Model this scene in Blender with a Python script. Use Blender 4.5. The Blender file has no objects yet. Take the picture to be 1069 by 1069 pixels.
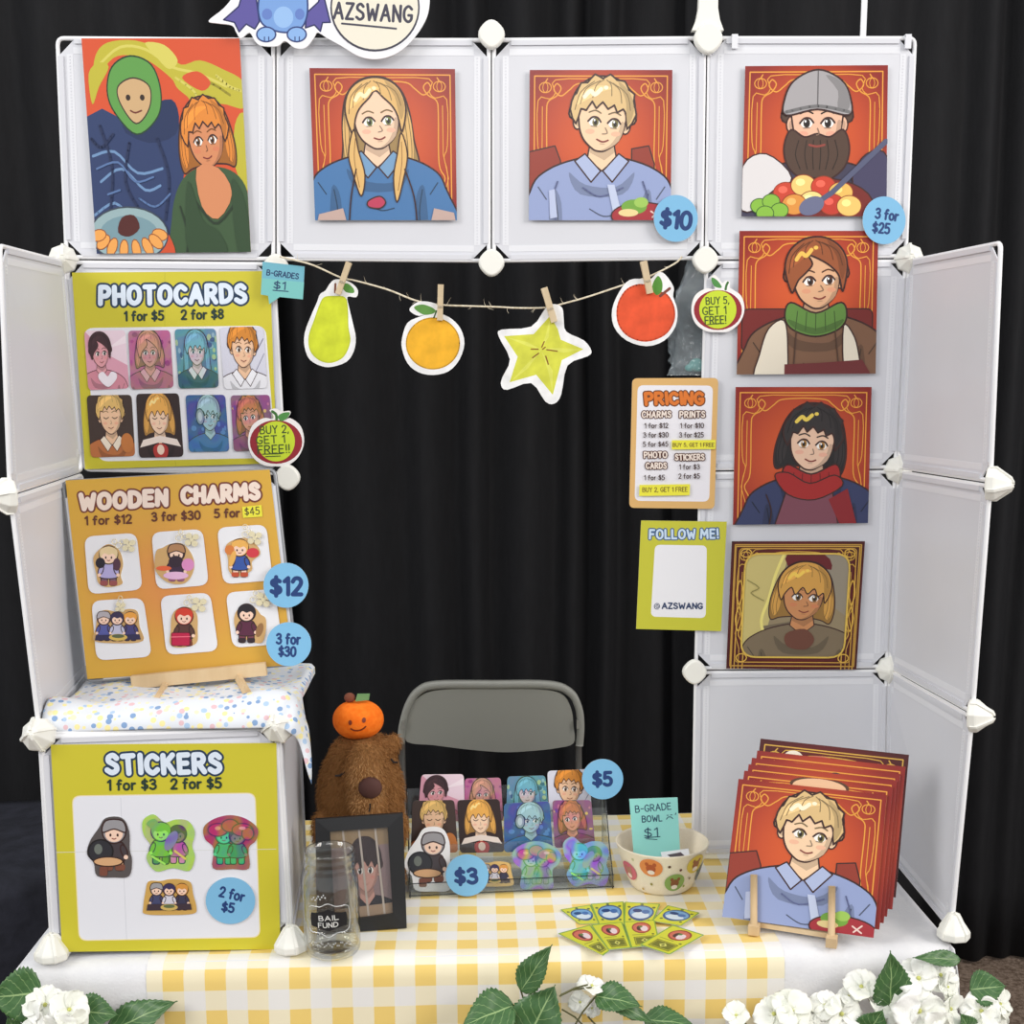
import bpy, bmesh, math, random
from mathutils import Vector, Matrix
from mathutils.geometry import tessellate_polygon
random.seed(7)
SC = bpy.context.scene
COL = SC.collection
V = Vector
PI = math.pi

# ------------------------------------------------------------------ camera
FPX, CX, CY, CZ, PITCH, ROLL, YAW, OFFY = 1300.78, -0.0418, -2.257, 0.8919 + 0.74, 0.1799, -0.0070, -0.0321, 107.10
def _cam_axes():
    c, s = math.cos(YAW), math.sin(YAW)
    rz = Matrix(((c, s, 0), (-s, c, 0), (0, 0, 1)))
    c, s = math.cos(PITCH), math.sin(PITCH)
    rx = Matrix(((1, 0, 0), (0, c, -s), (0, s, c)))
    c, s = math.cos(ROLL), math.sin(ROLL)
    ry = Matrix(((c, 0, s), (0, 1, 0), (-s, 0, c)))
    return ry @ rx @ rz
RM = _cam_axes()
CAM = V((CX, CY, CZ))
cd = bpy.data.cameras.new('camera')
cam = bpy.data.objects.new('camera', cd)
COL.objects.link(cam)
right, fwd, up = V(RM[0]), V(RM[1]), V(RM[2])
m3 = Matrix((right, up, -fwd)).transposed()
cam.matrix_world = Matrix.Translation(CAM) @ m3.to_4x4()
cd.sensor_width = 36.0
cd.sensor_fit = 'HORIZONTAL'
cd.lens = FPX / 1069.0 * 36.0
cd.shift_y = OFFY / 1069.0
cd.clip_start = 0.05
cd.clip_end = 60
SC.camera = cam

# ------------------------------------------------------------------ world, lamps, exposure
w = bpy.data.worlds.new('hall_air')
SC.world = w
w.use_nodes = True
bg = w.node_tree.nodes['Background']
bg.inputs[0].default_value = (0.93, 0.96, 1.0, 1)
bg.inputs[1].default_value = 0.88
def area_lamp(name, loc, target, size, power, color=(1, 0.98, 0.95)):
    ld = bpy.data.lights.new(name, 'AREA')
    ld.shape = 'RECTANGLE'
    ld.size, ld.size_y = size
    ld.energy = power
    ld.color = color
    o = bpy.data.objects.new(name, ld)
    COL.objects.link(o)
    o.location = loc
    o.rotation_euler = (V(target) - V(loc)).to_track_quat('-Z', 'Y').to_euler()
    return o
area_lamp('ceiling_and_fill_lamp', (-3.6, -3.0, 3.6), (0.1, 0.0, 1.2), (2.0, 2.0), 160)
area_lamp('ceiling_and_fill_lamp', (3.8, -2.8, 3.4), (-0.3, 0.0, 1.2), (2.2, 2.2), 205, (1, 0.945, 0.885))
area_lamp('ceiling_and_fill_lamp', (0.15, -4.4, 3.5), (0.0, 0.3, 0.95), (1.8, 1.0), 44)  # added fill lamp, aimed through the opening to brighten the chair front
area_lamp('ceiling_and_fill_lamp', (-0.3, 0.75, 5.4), (-0.1, 0.45, 0.8), (2.4, 0.8), 70)  # added overhead fill behind the panels, to lift the dark chair
SC.view_settings.view_transform = 'Standard'
SC.view_settings.look = 'None'
SC.view_settings.gamma = 1
SC.view_settings.exposure = -0.60
SC.view_settings.use_curve_mapping = False

# ------------------------------------------------------------------ pixel -> place
def ray(u, v):
    return right * ((u - 534.5) / FPX) + fwd + up * (-(v - 534.5 - OFFY) / FPX)
def on(u, v, axis, val):
    d = ray(u, v)
    return CAM + d * ((val - CAM[axis]) / d[axis])
def onp(u, v, p0, n):
    d = ray(u, v)
    return CAM + d * ((p0 - CAM).dot(n) / d.dot(n))

def lin1(c):
    c /= 255.0
    return c / 12.92 if c <= 0.04045 else ((c + 0.055) / 1.055) ** 2.4
def lin(c):
    return (lin1(c[0]), lin1(c[1]), lin1(c[2]), 1.0)

# ------------------------------------------------------------------ materials
def mat(name, col, rough=0.5, metal=0.0, spec=0.5):
    m = bpy.data.materials.new(name)
    m.use_nodes = True
    b = m.node_tree.nodes['Principled BSDF']
    b.inputs['Base Color'].default_value = lin(col)
    b.inputs['Roughness'].default_value = rough
    b.inputs['Metallic'].default_value = metal
    b.inputs['Specular IOR Level'].default_value = spec
    return m
def nodes(m):
    return m.node_tree.nodes, m.node_tree.links, m.node_tree.nodes['Principled BSDF']
def noise_mat(name, c1, c2, scale, rough=0.7, bump=0.0, bscale=None, stretch=(1, 1, 1), spec=0.3, lo=0.35, hi=0.65):
    m = mat(name, c1, rough, 0, spec)
    N, L, b = nodes(m)
    tc = N.new('ShaderNodeTexCoord'); mp = N.new('ShaderNodeMapping')
    mp.inputs['Scale'].default_value = stretch
    L.new(tc.outputs['Object'], mp.inputs[0])
    n = N.new('ShaderNodeTexNoise'); n.inputs['Scale'].default_value = scale; n.inputs['Detail'].default_value = 5
    L.new(mp.outputs[0], n.inputs['Vector'])
    r = N.new('ShaderNodeValToRGB')
    r.color_ramp.elements[0].position = lo; r.color_ramp.elements[1].position = hi
    r.color_ramp.elements[0].color = lin(c1); r.color_ramp.elements[1].color = lin(c2)
    L.new(n.outputs['Fac'], r.inputs[0]); L.new(r.outputs[0], b.inputs['Base Color'])
    if bump:
        n2 = N.new('ShaderNodeTexNoise'); n2.inputs['Scale'].default_value = bscale or scale; n2.inputs['Detail'].default_value = 6
        L.new(mp.outputs[0], n2.inputs['Vector'])
        bp = N.new('ShaderNodeBump'); bp.inputs['Strength'].default_value = bump; bp.inputs['Distance'].default_value = 0.01
        L.new(n2.outputs['Fac'], bp.inputs['Height']); L.new(bp.outputs[0], b.inputs['Normal'])
    return m
def ink_mat(name, rough=0.42, spec=0.4, holo=0.0):
    m = mat(name, (255, 255, 255), rough, 0, spec)
    N, L, b = nodes(m)
    a = N.new('ShaderNodeVertexColor'); a.layer_name = 'Col'
    out = a.outputs['Color']
    if holo:
        tc = N.new('ShaderNodeTexCoord')
        n = N.new('ShaderNodeTexNoise'); n.inputs['Scale'].default_value = 26; n.inputs['Detail'].default_value = 1
        L.new(tc.outputs['Object'], n.inputs['Vector'])
        h = N.new('ShaderNodeValToRGB'); e = h.color_ramp.elements
        e[0].position = 0.3; e[0].color = lin((60, 90, 230)); e[1].position = 0.7; e[1].color = lin((230, 90, 170))
        for p, c in ((0.42, (70, 220, 190)), (0.5, (150, 240, 120)), (0.6, (150, 90, 230))):
            x = e.new(p); x.color = lin(c)
        L.new(n.outputs['Fac'], h.inputs[0])
        mx = N.new('ShaderNodeMix'); mx.data_type = 'RGBA'; mx.inputs['Factor'].default_value = holo
        L.new(out, mx.inputs['A']); L.new(h.outputs[0], mx.inputs['B'])
        out = mx.outputs['Result']
        b.inputs['Metallic'].default_value = 0.25
    L.new(out, b.inputs['Base Color'])
    return m
def clear_mat(name, tint, refl=1.0, ior=1.45, bump=0.0, bscale=40, body=0.0, power=4.0, base=0.035, bodycol=(255, 255, 255)):
    m = bpy.data.materials.new(name); m.use_nodes = True
    N, L = m.node_tree.nodes, m.node_tree.links
    N.clear()
    out = N.new('ShaderNodeOutputMaterial')
    t = N.new('ShaderNodeBsdfTransparent'); t.inputs[0].default_value = lin(tint)
    g = N.new('ShaderNodeBsdfGlossy'); g.inputs['Roughness'].default_value = 0.06
    f = N.new('ShaderNodeLayerWeight'); f.inputs['Blend'].default_value = 0.5
    pw = N.new('ShaderNodeMath'); pw.operation = 'POWER'; pw.inputs[1].default_value = power; L.new(f.outputs['Facing'], pw.inputs[0])
    mul = N.new('ShaderNodeMath'); mul.operation = 'MULTIPLY_ADD'; mul.inputs[1].default_value = 0.62 * refl; mul.inputs[2].default_value = base * refl; mul.use_clamp = True
    mx = N.new('ShaderNodeMixShader')
    L.new(pw.outputs[0], mul.inputs[0]); L.new(mul.outputs[0], mx.inputs[0])
    L.new(t.outputs[0], mx.inputs[1]); L.new(g.outputs[0], mx.inputs[2])
    last = mx
    if body:
        d = N.new('ShaderNodeBsdfDiffuse'); d.inputs[0].default_value = lin(bodycol)
        m2 = N.new('ShaderNodeMixShader'); m2.inputs[0].default_value = body
        L.new(mx.outputs[0], m2.inputs[1]); L.new(d.outputs[0], m2.inputs[2]); last = m2
    if bump:
        tc = N.new('ShaderNodeTexCoord')
        n = N.new('ShaderNodeTexNoise'); n.inputs['Scale'].default_value = bscale; n.inputs['Detail'].default_value = 3
        L.new(tc.outputs['Object'], n.inputs['Vector'])
        bp = N.new('ShaderNodeBump'); bp.inputs['Strength'].default_value = bump; bp.inputs['Distance'].default_value = 0.01
        L.new(n.outputs['Fac'], bp.inputs['Height'])
        L.new(bp.outputs[0], g.inputs['Normal']); L.new(bp.outputs[0], f.inputs['Normal'])
    L.new(last.outputs[0], out.inputs[0])
    return m

M = {}
M['ink'] = ink_mat('printed_paper')
M['gloss_ink'] = ink_mat('glossy_print', 0.3, 0.5)
def wash_mat():
    m = ink_mat('watercolour_paper', 0.7, 0.2); N, L, b = nodes(m)
    tc = N.new('ShaderNodeTexCoord'); n = N.new('ShaderNodeTexNoise'); n.inputs['Scale'].default_value = 34; n.inputs['Detail'].default_value = 3; L.new(tc.outputs['Object'], n.inputs['Vector'])
    mr = N.new('ShaderNodeMapRange'); mr.inputs['From Min'].default_value = .3; mr.inputs['From Max'].default_value = .7; mr.inputs['To Min'].default_value = .84; mr.inputs['To Max'].default_value = 1.12; L.new(n.outputs['Fac'], mr.inputs[0])
    col = b.inputs['Base Color'].links[0].from_socket
    mx = N.new('ShaderNodeMix'); mx.data_type = 'RGBA'; mx.blend_type = 'MULTIPLY'; mx.inputs['Factor'].default_value = 1; L.new(col, mx.inputs['A']); L.new(mr.outputs[0], mx.inputs['B']); L.new(mx.outputs['Result'], b.inputs['Base Color'])
    return m
M['wash_ink'] = wash_mat()
M['holo_ink'] = ink_mat('holographic_print', 0.25, 0.5, 0.42)
M['holo_soft'] = ink_mat('holographic_card', 0.25, 0.5, 0.2)
M['holo_card'] = ink_mat('holographic_card_print', 0.25, 0.5, 0.09)
M['sheet'] = noise_mat('white_plastic_sheet', (214, 215, 221), (219, 220, 226), 3, 0.38, 0.05, 9, spec=0.45)
M['hem'] = mat('welded_plastic_hem', (229, 230, 235), 0.3)
M['wire'] = mat('white_coated_wire', (240, 240, 242), 0.35)
M['grey_wire'] = mat('grey_wire', (150, 152, 155), 0.35, 0.4)
M['snap'] = mat('ivory_white_plastic', (241, 240, 232), 0.4)
M['curtain'] = noise_mat('black_drape_cloth', (17, 17, 20), (21, 21, 24), 60, 0.8, 0.08, 300, (1, 1, 0.25), 0.3)
M['dark_cloth'] = noise_mat('dark_navy_cloth', (36, 37, 44), (46, 47, 56), 20, 0.85, 0.2, 60, spec=0.2)
M['carpet'] = noise_mat('brown_grey_carpet', (96, 80, 68), (140, 122, 108), 90, 0.95, 0.5, 200, spec=0.1)
M['tablecloth'] = noise_mat('white_tablecloth', (226, 226, 229), (232, 232, 234), 30, 0.8, 0.12, 220, spec=0.2)
M['pine'] = noise_mat('pale_pine', (226, 201, 162), (208, 178, 136), 18, 0.6, 0.05, 60, (1, 1, 0.15))
M['peg'] = noise_mat('clothespin_wood', (222, 204, 172), (205, 184, 150), 30, 0.6, 0.05, 60, (1, 1, 0.15))
M['twine'] = noise_mat('jute_twine', (238, 228, 206), (212, 198, 170), 200, 0.9)
M['chair'] = mat('grey_chair_plastic', (160, 160, 152), 0.5)
M['steel'] = mat('grey_steel_tube', (176, 176, 174), 0.35, 0.6)
M['black'] = mat('black_frame_plastic', (28, 28, 30), 0.4)
M['gold'] = mat('pale_gold_metal', (240, 228, 190), 0.25, 0.35)
M['glass'] = clear_mat('jar_glass', (252, 253, 252), 1.7, 1.5, 0.12, 60, power=2.6, base=0.05)
M['emboss'] = clear_mat('embossed_glass', (240, 244, 242), 3.0, 1.5, body=0.35, bodycol=(240, 244, 244), power=2.0, base=0.12)
M['acrylic'] = clear_mat('clear_acrylic', (246, 248, 248), 1.0, 1.49, body=0.02)
M['acrylic_edge'] = clear_mat('acrylic_edge', (150, 155, 160), 1.0, 1.49, body=0.15, bodycol=(120, 125, 130))
M['bag'] = clear_mat('clear_bag_plastic', (228, 234, 237), 2.6, 1.5, 1.0, 70, 0.2, bodycol=(215, 225, 230))
M['pane'] = clear_mat('frame_glass', (248, 248, 248), 0.9)

# ------------------------------------------------------------------ meshes
class MB:
    def __init__(s):
        s.v = []; s.f = []; s.c = []; s.m = []; s.sm = []
    def face(s, pts, col=None, mi=0, smooth=False):
        b = len(s.v)
        s.v.extend(pts); s.f.append(tuple(range(b, b + len(pts)))); s.c.append(col); s.m.append(mi); s.sm.append(smooth)
    def grid(s, P, mi=0, smooth=True, col=None, closed_u=False, closed_v=False):
        nu, nv = len(P), len(P[0]); b = len(s.v)
        for r in P: s.v.extend(r)
        for i in range(nu if closed_u else nu - 1):
            for j in range(nv if closed_v else nv - 1):
                i2, j2 = (i + 1) % nu, (j + 1) % nv
                s.f.append((b + i * nv + j, b + i2 * nv + j, b + i2 * nv + j2, b + i * nv + j2))
                s.c.append(col); s.m.append(mi); s.sm.append(smooth)
    def fan(s, idx, mi=0, col=None, smooth=False):
        s.f.append(tuple(idx)); s.c.append(col); s.m.append(mi); s.sm.append(smooth)
    def tube(s, path, r, n=10, closed=False, mi=0, caps=True, col=None):
        path = [V(p) for p in path]; k = len(path); rings = []
        rr = r if isinstance(r, (list, tuple)) else [r] * k
        ref = None
        for i, p in enumerate(path):
            a = path[i - 1] if (i > 0 or closed) else p
            c = path[(i + 1) % k] if (i < k - 1 or closed) else p
            t = (c - a).normalized()
            if ref is None:
                ref = t.orthogonal().normalized()
            ref = (ref - t * ref.dot(t))
            if ref.length < 1e-6: ref = t.orthogonal()
            ref.normalize()
            q = t.cross(ref)
            rings.append([p + (ref * math.cos(2 * PI * j / n) + q * math.sin(2 * PI * j / n)) * rr[i] for j in range(n)])
        b = len(s.v)
        s.grid(rings, mi, True, col, closed_u=closed, closed_v=True)
        if caps and not closed:
            s.fan(reversed([b + j for j in range(n)]), mi, col)
            s.fan([b + (k - 1) * n + j for j in range(n)], mi, col)
    def box(s, c, ax, ay, az, mi=0, col=None):
        c, ax, ay, az = V(c), V(ax), V(ay), V(az); b = len(s.v)
        for i in (-1, 1):
            for j in (-1, 1):
                for k in (-1, 1): s.v.append(c + ax * i + ay * j + az * k)
        for q in ((0, 1, 3, 2), (4, 6, 7, 5), (0, 4, 5, 1), (2, 3, 7, 6), (0, 2, 6, 4), (1, 5, 7, 3)):
            s.f.append(tuple(b + x for x in q)); s.c.append(col); s.m.append(mi); s.sm.append(False)
    def bar(s, p, q, wx, wy, side=(0, 0, 1), mi=0, col=None):
        p, q = V(p), V(q); d = q - p; t = d.normalized(); a = t.cross(V(side)).normalized(); b = a.cross(t)
        s.box((p + q) / 2, a * wx / 2, b * wy / 2, d / 2, mi, col)
    def lathe(s, c, prof, n=40, mi=0, col=None):
        c = V(c)
        s.grid([[c + V((r * math.cos(2 * PI * j / n), r * math.sin(2 * PI * j / n), z)) for j in range(n)] for r, z in prof], mi, True, col, closed_v=True)
    def ellipsoid(s, c, r, nu=16, nv=24, mi=0, col=None, rot=None):
        c = V(c); P = []
        for i in range(nu + 1):
            th = PI * i / nu; row = []
            for j in range(nv):
                a = 2 * PI * j / nv
                p = V((r[0] * math.sin(th) * math.cos(a), r[1] * math.sin(th) * math.sin(a), r[2] * math.cos(th)))
                row.append(c + (rot @ p if rot else p))
            P.append(row)
        s.grid(P, mi, True, col, closed_v=True)
    def prism(s, pts, n, t0, t1, mi=0, col=None):          # pts: coplanar 3D outline, n: normal
        tri = tessellate_polygon([[V(p) for p in pts]])
        a = [p + n * t1 for p in pts]; c = [p + n * t0 for p in pts]
        for t in tri:
            s.face([a[i] for i in t], col, mi); s.face([c[i] for i in reversed(t)], col, mi)
        k = len(pts)
        for i in range(k):
            j = (i + 1) % k
            s.face([c[i], c[j], a[j], a[i]], col, mi)

def build(name, mb, mats, parent=None, origin=None):
    if not isinstance(mats, (list, tuple)): mats = [mats]
    vs = mb.v
    if parent is not None:
        o0 = V((0, 0, 0)); q = parent
        while q is not None: o0 += V(q.location); q = q.parent
    elif origin is not None:
        o0 = V(origin)
    else:
        xs = [p[0] for p in vs]; ys = [p[1] for p in vs]; zs = [p[2] for p in vs]
        o0 = V(((min(xs) + max(xs)) / 2, (min(ys) + max(ys)) / 2, min(zs)))
    me = bpy.data.meshes.new(name)
    me.from_pydata([tuple(V(p) - o0) for p in vs], [], mb.f)
    for m in mats: me.materials.append(m)
    me.polygons.foreach_set('material_index', mb.m)
    me.polygons.foreach_set('use_smooth', mb.sm)
    if any(c is not None for c in mb.c):
        at = me.color_attributes.new('Col', 'FLOAT_COLOR', 'CORNER')
        data = []
        for f, c in zip(mb.f, mb.c):
            if c is None: c = (0.8, 0.8, 0.8, 1)
            if isinstance(c[0], (tuple, list)):
                for x in c: data.extend(x)
            else:
                data.extend(c * len(f))
        at.data.foreach_set('color', data)
    me.update()
    o = bpy.data.objects.new(name, me); COL.objects.link(o)
    if parent is not None: o.parent = parent
    else: o.location = o0
    return o
def weld(o, d=1e-5):
    bm = bmesh.new(); bm.from_mesh(o.data); bmesh.ops.remove_doubles(bm, verts=bm.verts, dist=d)
    bmesh.ops.recalc_face_normals(bm, faces=bm.faces); bm.to_mesh(o.data); bm.free(); return o
def bevel(o, wd, seg=2):
    weld(o)
    md = o.modifiers.new('bevel', 'BEVEL'); md.width = wd; md.segments = seg; md.limit_method = 'ANGLE'; md.angle_limit = 0.6
    return o
def tag(o, label, cat, group=None, kind=None):
    o['label'] = label; o['category'] = cat
    if group: o['group'] = group
    if kind: o['kind'] = kind
    return o
def thing(name, label, cat, loc, group=None):
    o = bpy.data.objects.new(name, None); COL.objects.link(o)
    o.location = loc; o.empty_display_size = 0.05
    return tag(o, label, cat, group)
def struct(o):
    o['kind'] = 'structure'; return o
def copy_tree(o, parent=None):
    c = o.copy(); COL.objects.link(c); c.parent = parent
    for ch in list(o.children): copy_tree(ch, c)
    return c

# ------------------------------------------------------------------ flat drawing on real surfaces
def cm(pts, closed=True, n=6):
    k = len(pts); out = []
    rng = range(k) if closed else range(k - 1)
    for i in rng:
        if closed: p0, p1, p2, p3 = pts[i - 1], pts[i], pts[(i + 1) % k], pts[(i + 2) % k]
        else: p0, p1, p2, p3 = pts[max(i - 1, 0)], pts[i], pts[i + 1], pts[min(i + 2, k - 1)]
        for j in range(n):
            t = j / n; t2 = t * t; t3 = t2 * t
            out.append(tuple(0.5 * (2 * p1[a] + (p2[a] - p0[a]) * t + (2 * p0[a] - 5 * p1[a] + 4 * p2[a] - p3[a]) * t2 + (3 * p1[a] - p0[a] - 3 * p2[a] + p3[a]) * t3) for a in (0, 1)))
    if not closed: out.append(tuple(pts[-1]))
    return out
def rnd(pts, r, n=5):
    out = []; k = len(pts)
    for i in range(k):
        p, a, b = V(pts[i]).to_2d(), V(pts[i - 1]).to_2d(), V(pts[(i + 1) % k]).to_2d()
        da, db = (a - p), (b - p)
        ra = min(r, da.length / 2); rb = min(r, db.length / 2)
        p1 = p + da.normalized() * ra; p2 = p + db.normalized() * rb
        for j in range(n + 1):
            t = j / n
            q = p1 * (1 - t) ** 2 + p * 2 * t * (1 - t) + p2 * t * t
            out.append((q.x, q.y))
    return out
def ellp(cx, cy, rx, ry, n=28, rot=0):
    c, s = math.cos(rot), math.sin(rot)
    return [(cx + c * rx * math.cos(2 * PI * i / n) - s * ry * math.sin(2 * PI * i / n), cy + s * rx * math.cos(2 * PI * i / n) + c * ry * math.sin(2 * PI * i / n)) for i in range(n)]
def rect(x0, y0, x1, y1): return [(x0, y0), (x1, y0), (x1, y1), (x0, y1)]

def zp(z, p0, n):                 # read coordinates on a plane through p0 with normal n (towards the viewer)
    ox, oy, k = z; n = V(n).normalized(); p0 = V(p0)
    return lambda u, v, l: onp(ox + u * k, oy + v * k, p0, n) + n * l
def qm(c, W=100.0, H=100.0):      # four corners TL TR BR BL
    tl, tr, br, bl = [V(x) for x in c]
    n = (tl - bl).cross(tr - tl); n.normalize()
    if n.dot(CAM - tl) < 0: n = -n
    def f(u, v, l):
        a, b = u / W, v / H
        return (tl * (1 - a) + tr * a) * (1 - b) + (bl * (1 - a) + br * a) * b + n * l
    return f

G = {
 'A': [[(0, 0), (.35, 1), (.7, 0)], [(.13, .35), (.57, .35)]],
 'B': [[(0, 0), (0, 1)], 'c', [(0, 1), (.4, .98), (.52, .77), (.38, .56), (0, .53)], 'c', [(0, .53), (.46, .5), (.6, .26), (.44, .02), (0, 0)]],
 'C': ['c', [(.62, .82), (.36, 1), (.08, .82), (0, .5), (.08, .18), (.36, 0), (.62, .18)]],
 'D': [[(0, 0), (0, 1)], 'c', [(0, 1), (.34, .96), (.6, .72), (.6, .28), (.34, .04), (0, 0)]],
 'E': [[(.5, 1), (0, 1), (0, 0), (.5, 0)], [(0, .52), (.42, .52)]],
 'F': [[(.5, 1), (0, 1), (0, 0)], [(0, .52), (.42, .52)]],
 'G': ['c', [(.62, .82), (.36, 1), (.08, .82), (0, .5), (.08, .18), (.36, 0), (.6, .14), (.64, .42)], [(.64, .42), (.38, .42)]],
 'H': [[(0, 0), (0, 1)], [(.58, 0), (.58, 1)], [(0, .5), (.58, .5)]],
 'I': [[(.05, 0), (.05, 1)]],
 'K': [[(0, 0), (0, 1)], [(.55, 1), (.02, .45)], [(.2, .62), (.58, 0)]],
 'L': [[(0, 1), (0, 0), (.5, 0)]],
 'M': [[(0, 0), (.06, 1), (.4, .35), (.74, 1), (.8, 0)]],
 'N': [[(0, 0), (0, 1), (.58, 0), (.58, 1)]],
 'O': ['o', [(.35, 1), (.08, .84), (0, .5), (.08, .16), (.35, 0), (.62, .16), (.7, .5), (.62, .84)]],
 'P': [[(0, 0), (0, 1)], 'c', [(0, 1), (.4, .98), (.56, .74), (.4, .48), (0, .45)]],
 'R': [[(0, 0), (0, 1)], 'c', [(0, 1), (.4, .98), (.54, .75), (.4, .52), (0, .48)], [(.26, .48), (.58, 0)]],
 'S': ['c', [(.52, .84), (.3, 1), (.06, .88), (.06, .66), (.3, .52), (.52, .38), (.54, .14), (.28, 0), (.0, .14)]],
 'T': [[(0, 1), (.6, 1)], [(.3, 1), (.3, 0)]],
 'U': ['c', [(0, 1), (0, .35), (.1, .06), (.3, 0), (.5, .06), (.6, .35), (.6, 1)]],
 'V': [[(0, 1), (.33, 0), (.66, 1)]],
 'W': [[(0, 1), (.2, 0), (.44, .68), (.68, 0), (.88, 1)]],
 'Y': [[(0, 1), (.3, .5), (.6, 1)], [(.3, .5), (.3, 0)]],
 'Z': [[(0, 1), (.56, 1), (0, 0), (.56, 0)]],
 '0': ['o', [(.3, 1), (.07, .84), (0, .5), (.07, .16), (.3, 0), (.53, .16), (.6, .5), (.53, .84)]],
 '1': [[(0, .8), (.22, 1), (.22, 0)]],
 '2': ['c', [(.02, .78), (.16, .97), (.4, .97), (.53, .75), (.4, .45), (.02, .0)], [(.02, 0), (.54, 0)]],
 '3': ['c', [(.02, .86), (.22, 1), (.46, .9), (.46, .66), (.2, .54)], 'c', [(.2, .54), (.5, .42), (.52, .14), (.26, 0), (0, .12)]],
 '4': [[(.42, 0), (.42, 1), (0, .3), (.6, .3)]],
 '5': [[(.5, 1), (.08, 1), (.04, .56)], 'c', [(.04, .56), (.3, .62), (.52, .42), (.48, .12), (.24, 0), (0, .1)]],
 '8': ['o', [(.27, 1), (.06, .86), (.1, .64), (.44, .42), (.52, .18), (.27, 0), (.02, .18), (.1, .42), (.44, .64), (.48, .86)]],
 'f': ['c', [(.38, .94), (.24, 1), (.14, .84), (.14, .5), (.14, 0)], [(0, .6), (.34, .6)]],
 'o': ['o', [(.26, .64), (.06, .54), (0, .32), (.06, .1), (.26, 0), (.46, .1), (.52, .32), (.46, .54)]],
 'r': [[(.02, .64), (.02, 0)], 'c', [(.02, .38), (.14, .58), (.32, .62)]],
 '$': ['c', [(.5, .8), (.29, .9), (.06, .8), (.06, .62), (.29, .5), (.5, .38), (.52, .18), (.28, .08), (.0, .2)], [(.28, 1.06), (.28, -.08)]],
 '!': [[(.05, 1), (.05, .32)], [(.05, .02), (.05, 0)]],
 ',': [[(.06, .06), (0, -.14)]],
 "'": [[(.06, 1), (0, .8)]],
 '-': [[(0, .48), (.36, .48)]],
 '@': ['c', [(.62, .3), (.42, .26), (.3, .5), (.44, .74), (.64, .66), (.66, .32), (.82, .28), (.9, .52), (.76, .88), (.4, .98), (.08, .72), (.06, .3), (.3, .02), (.7, .04)]],
 '^': ['c', [(0, .15), (.12, .42), (.28, .5), (.44, .42), (.56, .15)], [(.08, .8), (.2, .8)], [(.4, .8), (.52, .8)]],
}
EPS = 0.000024
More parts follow.
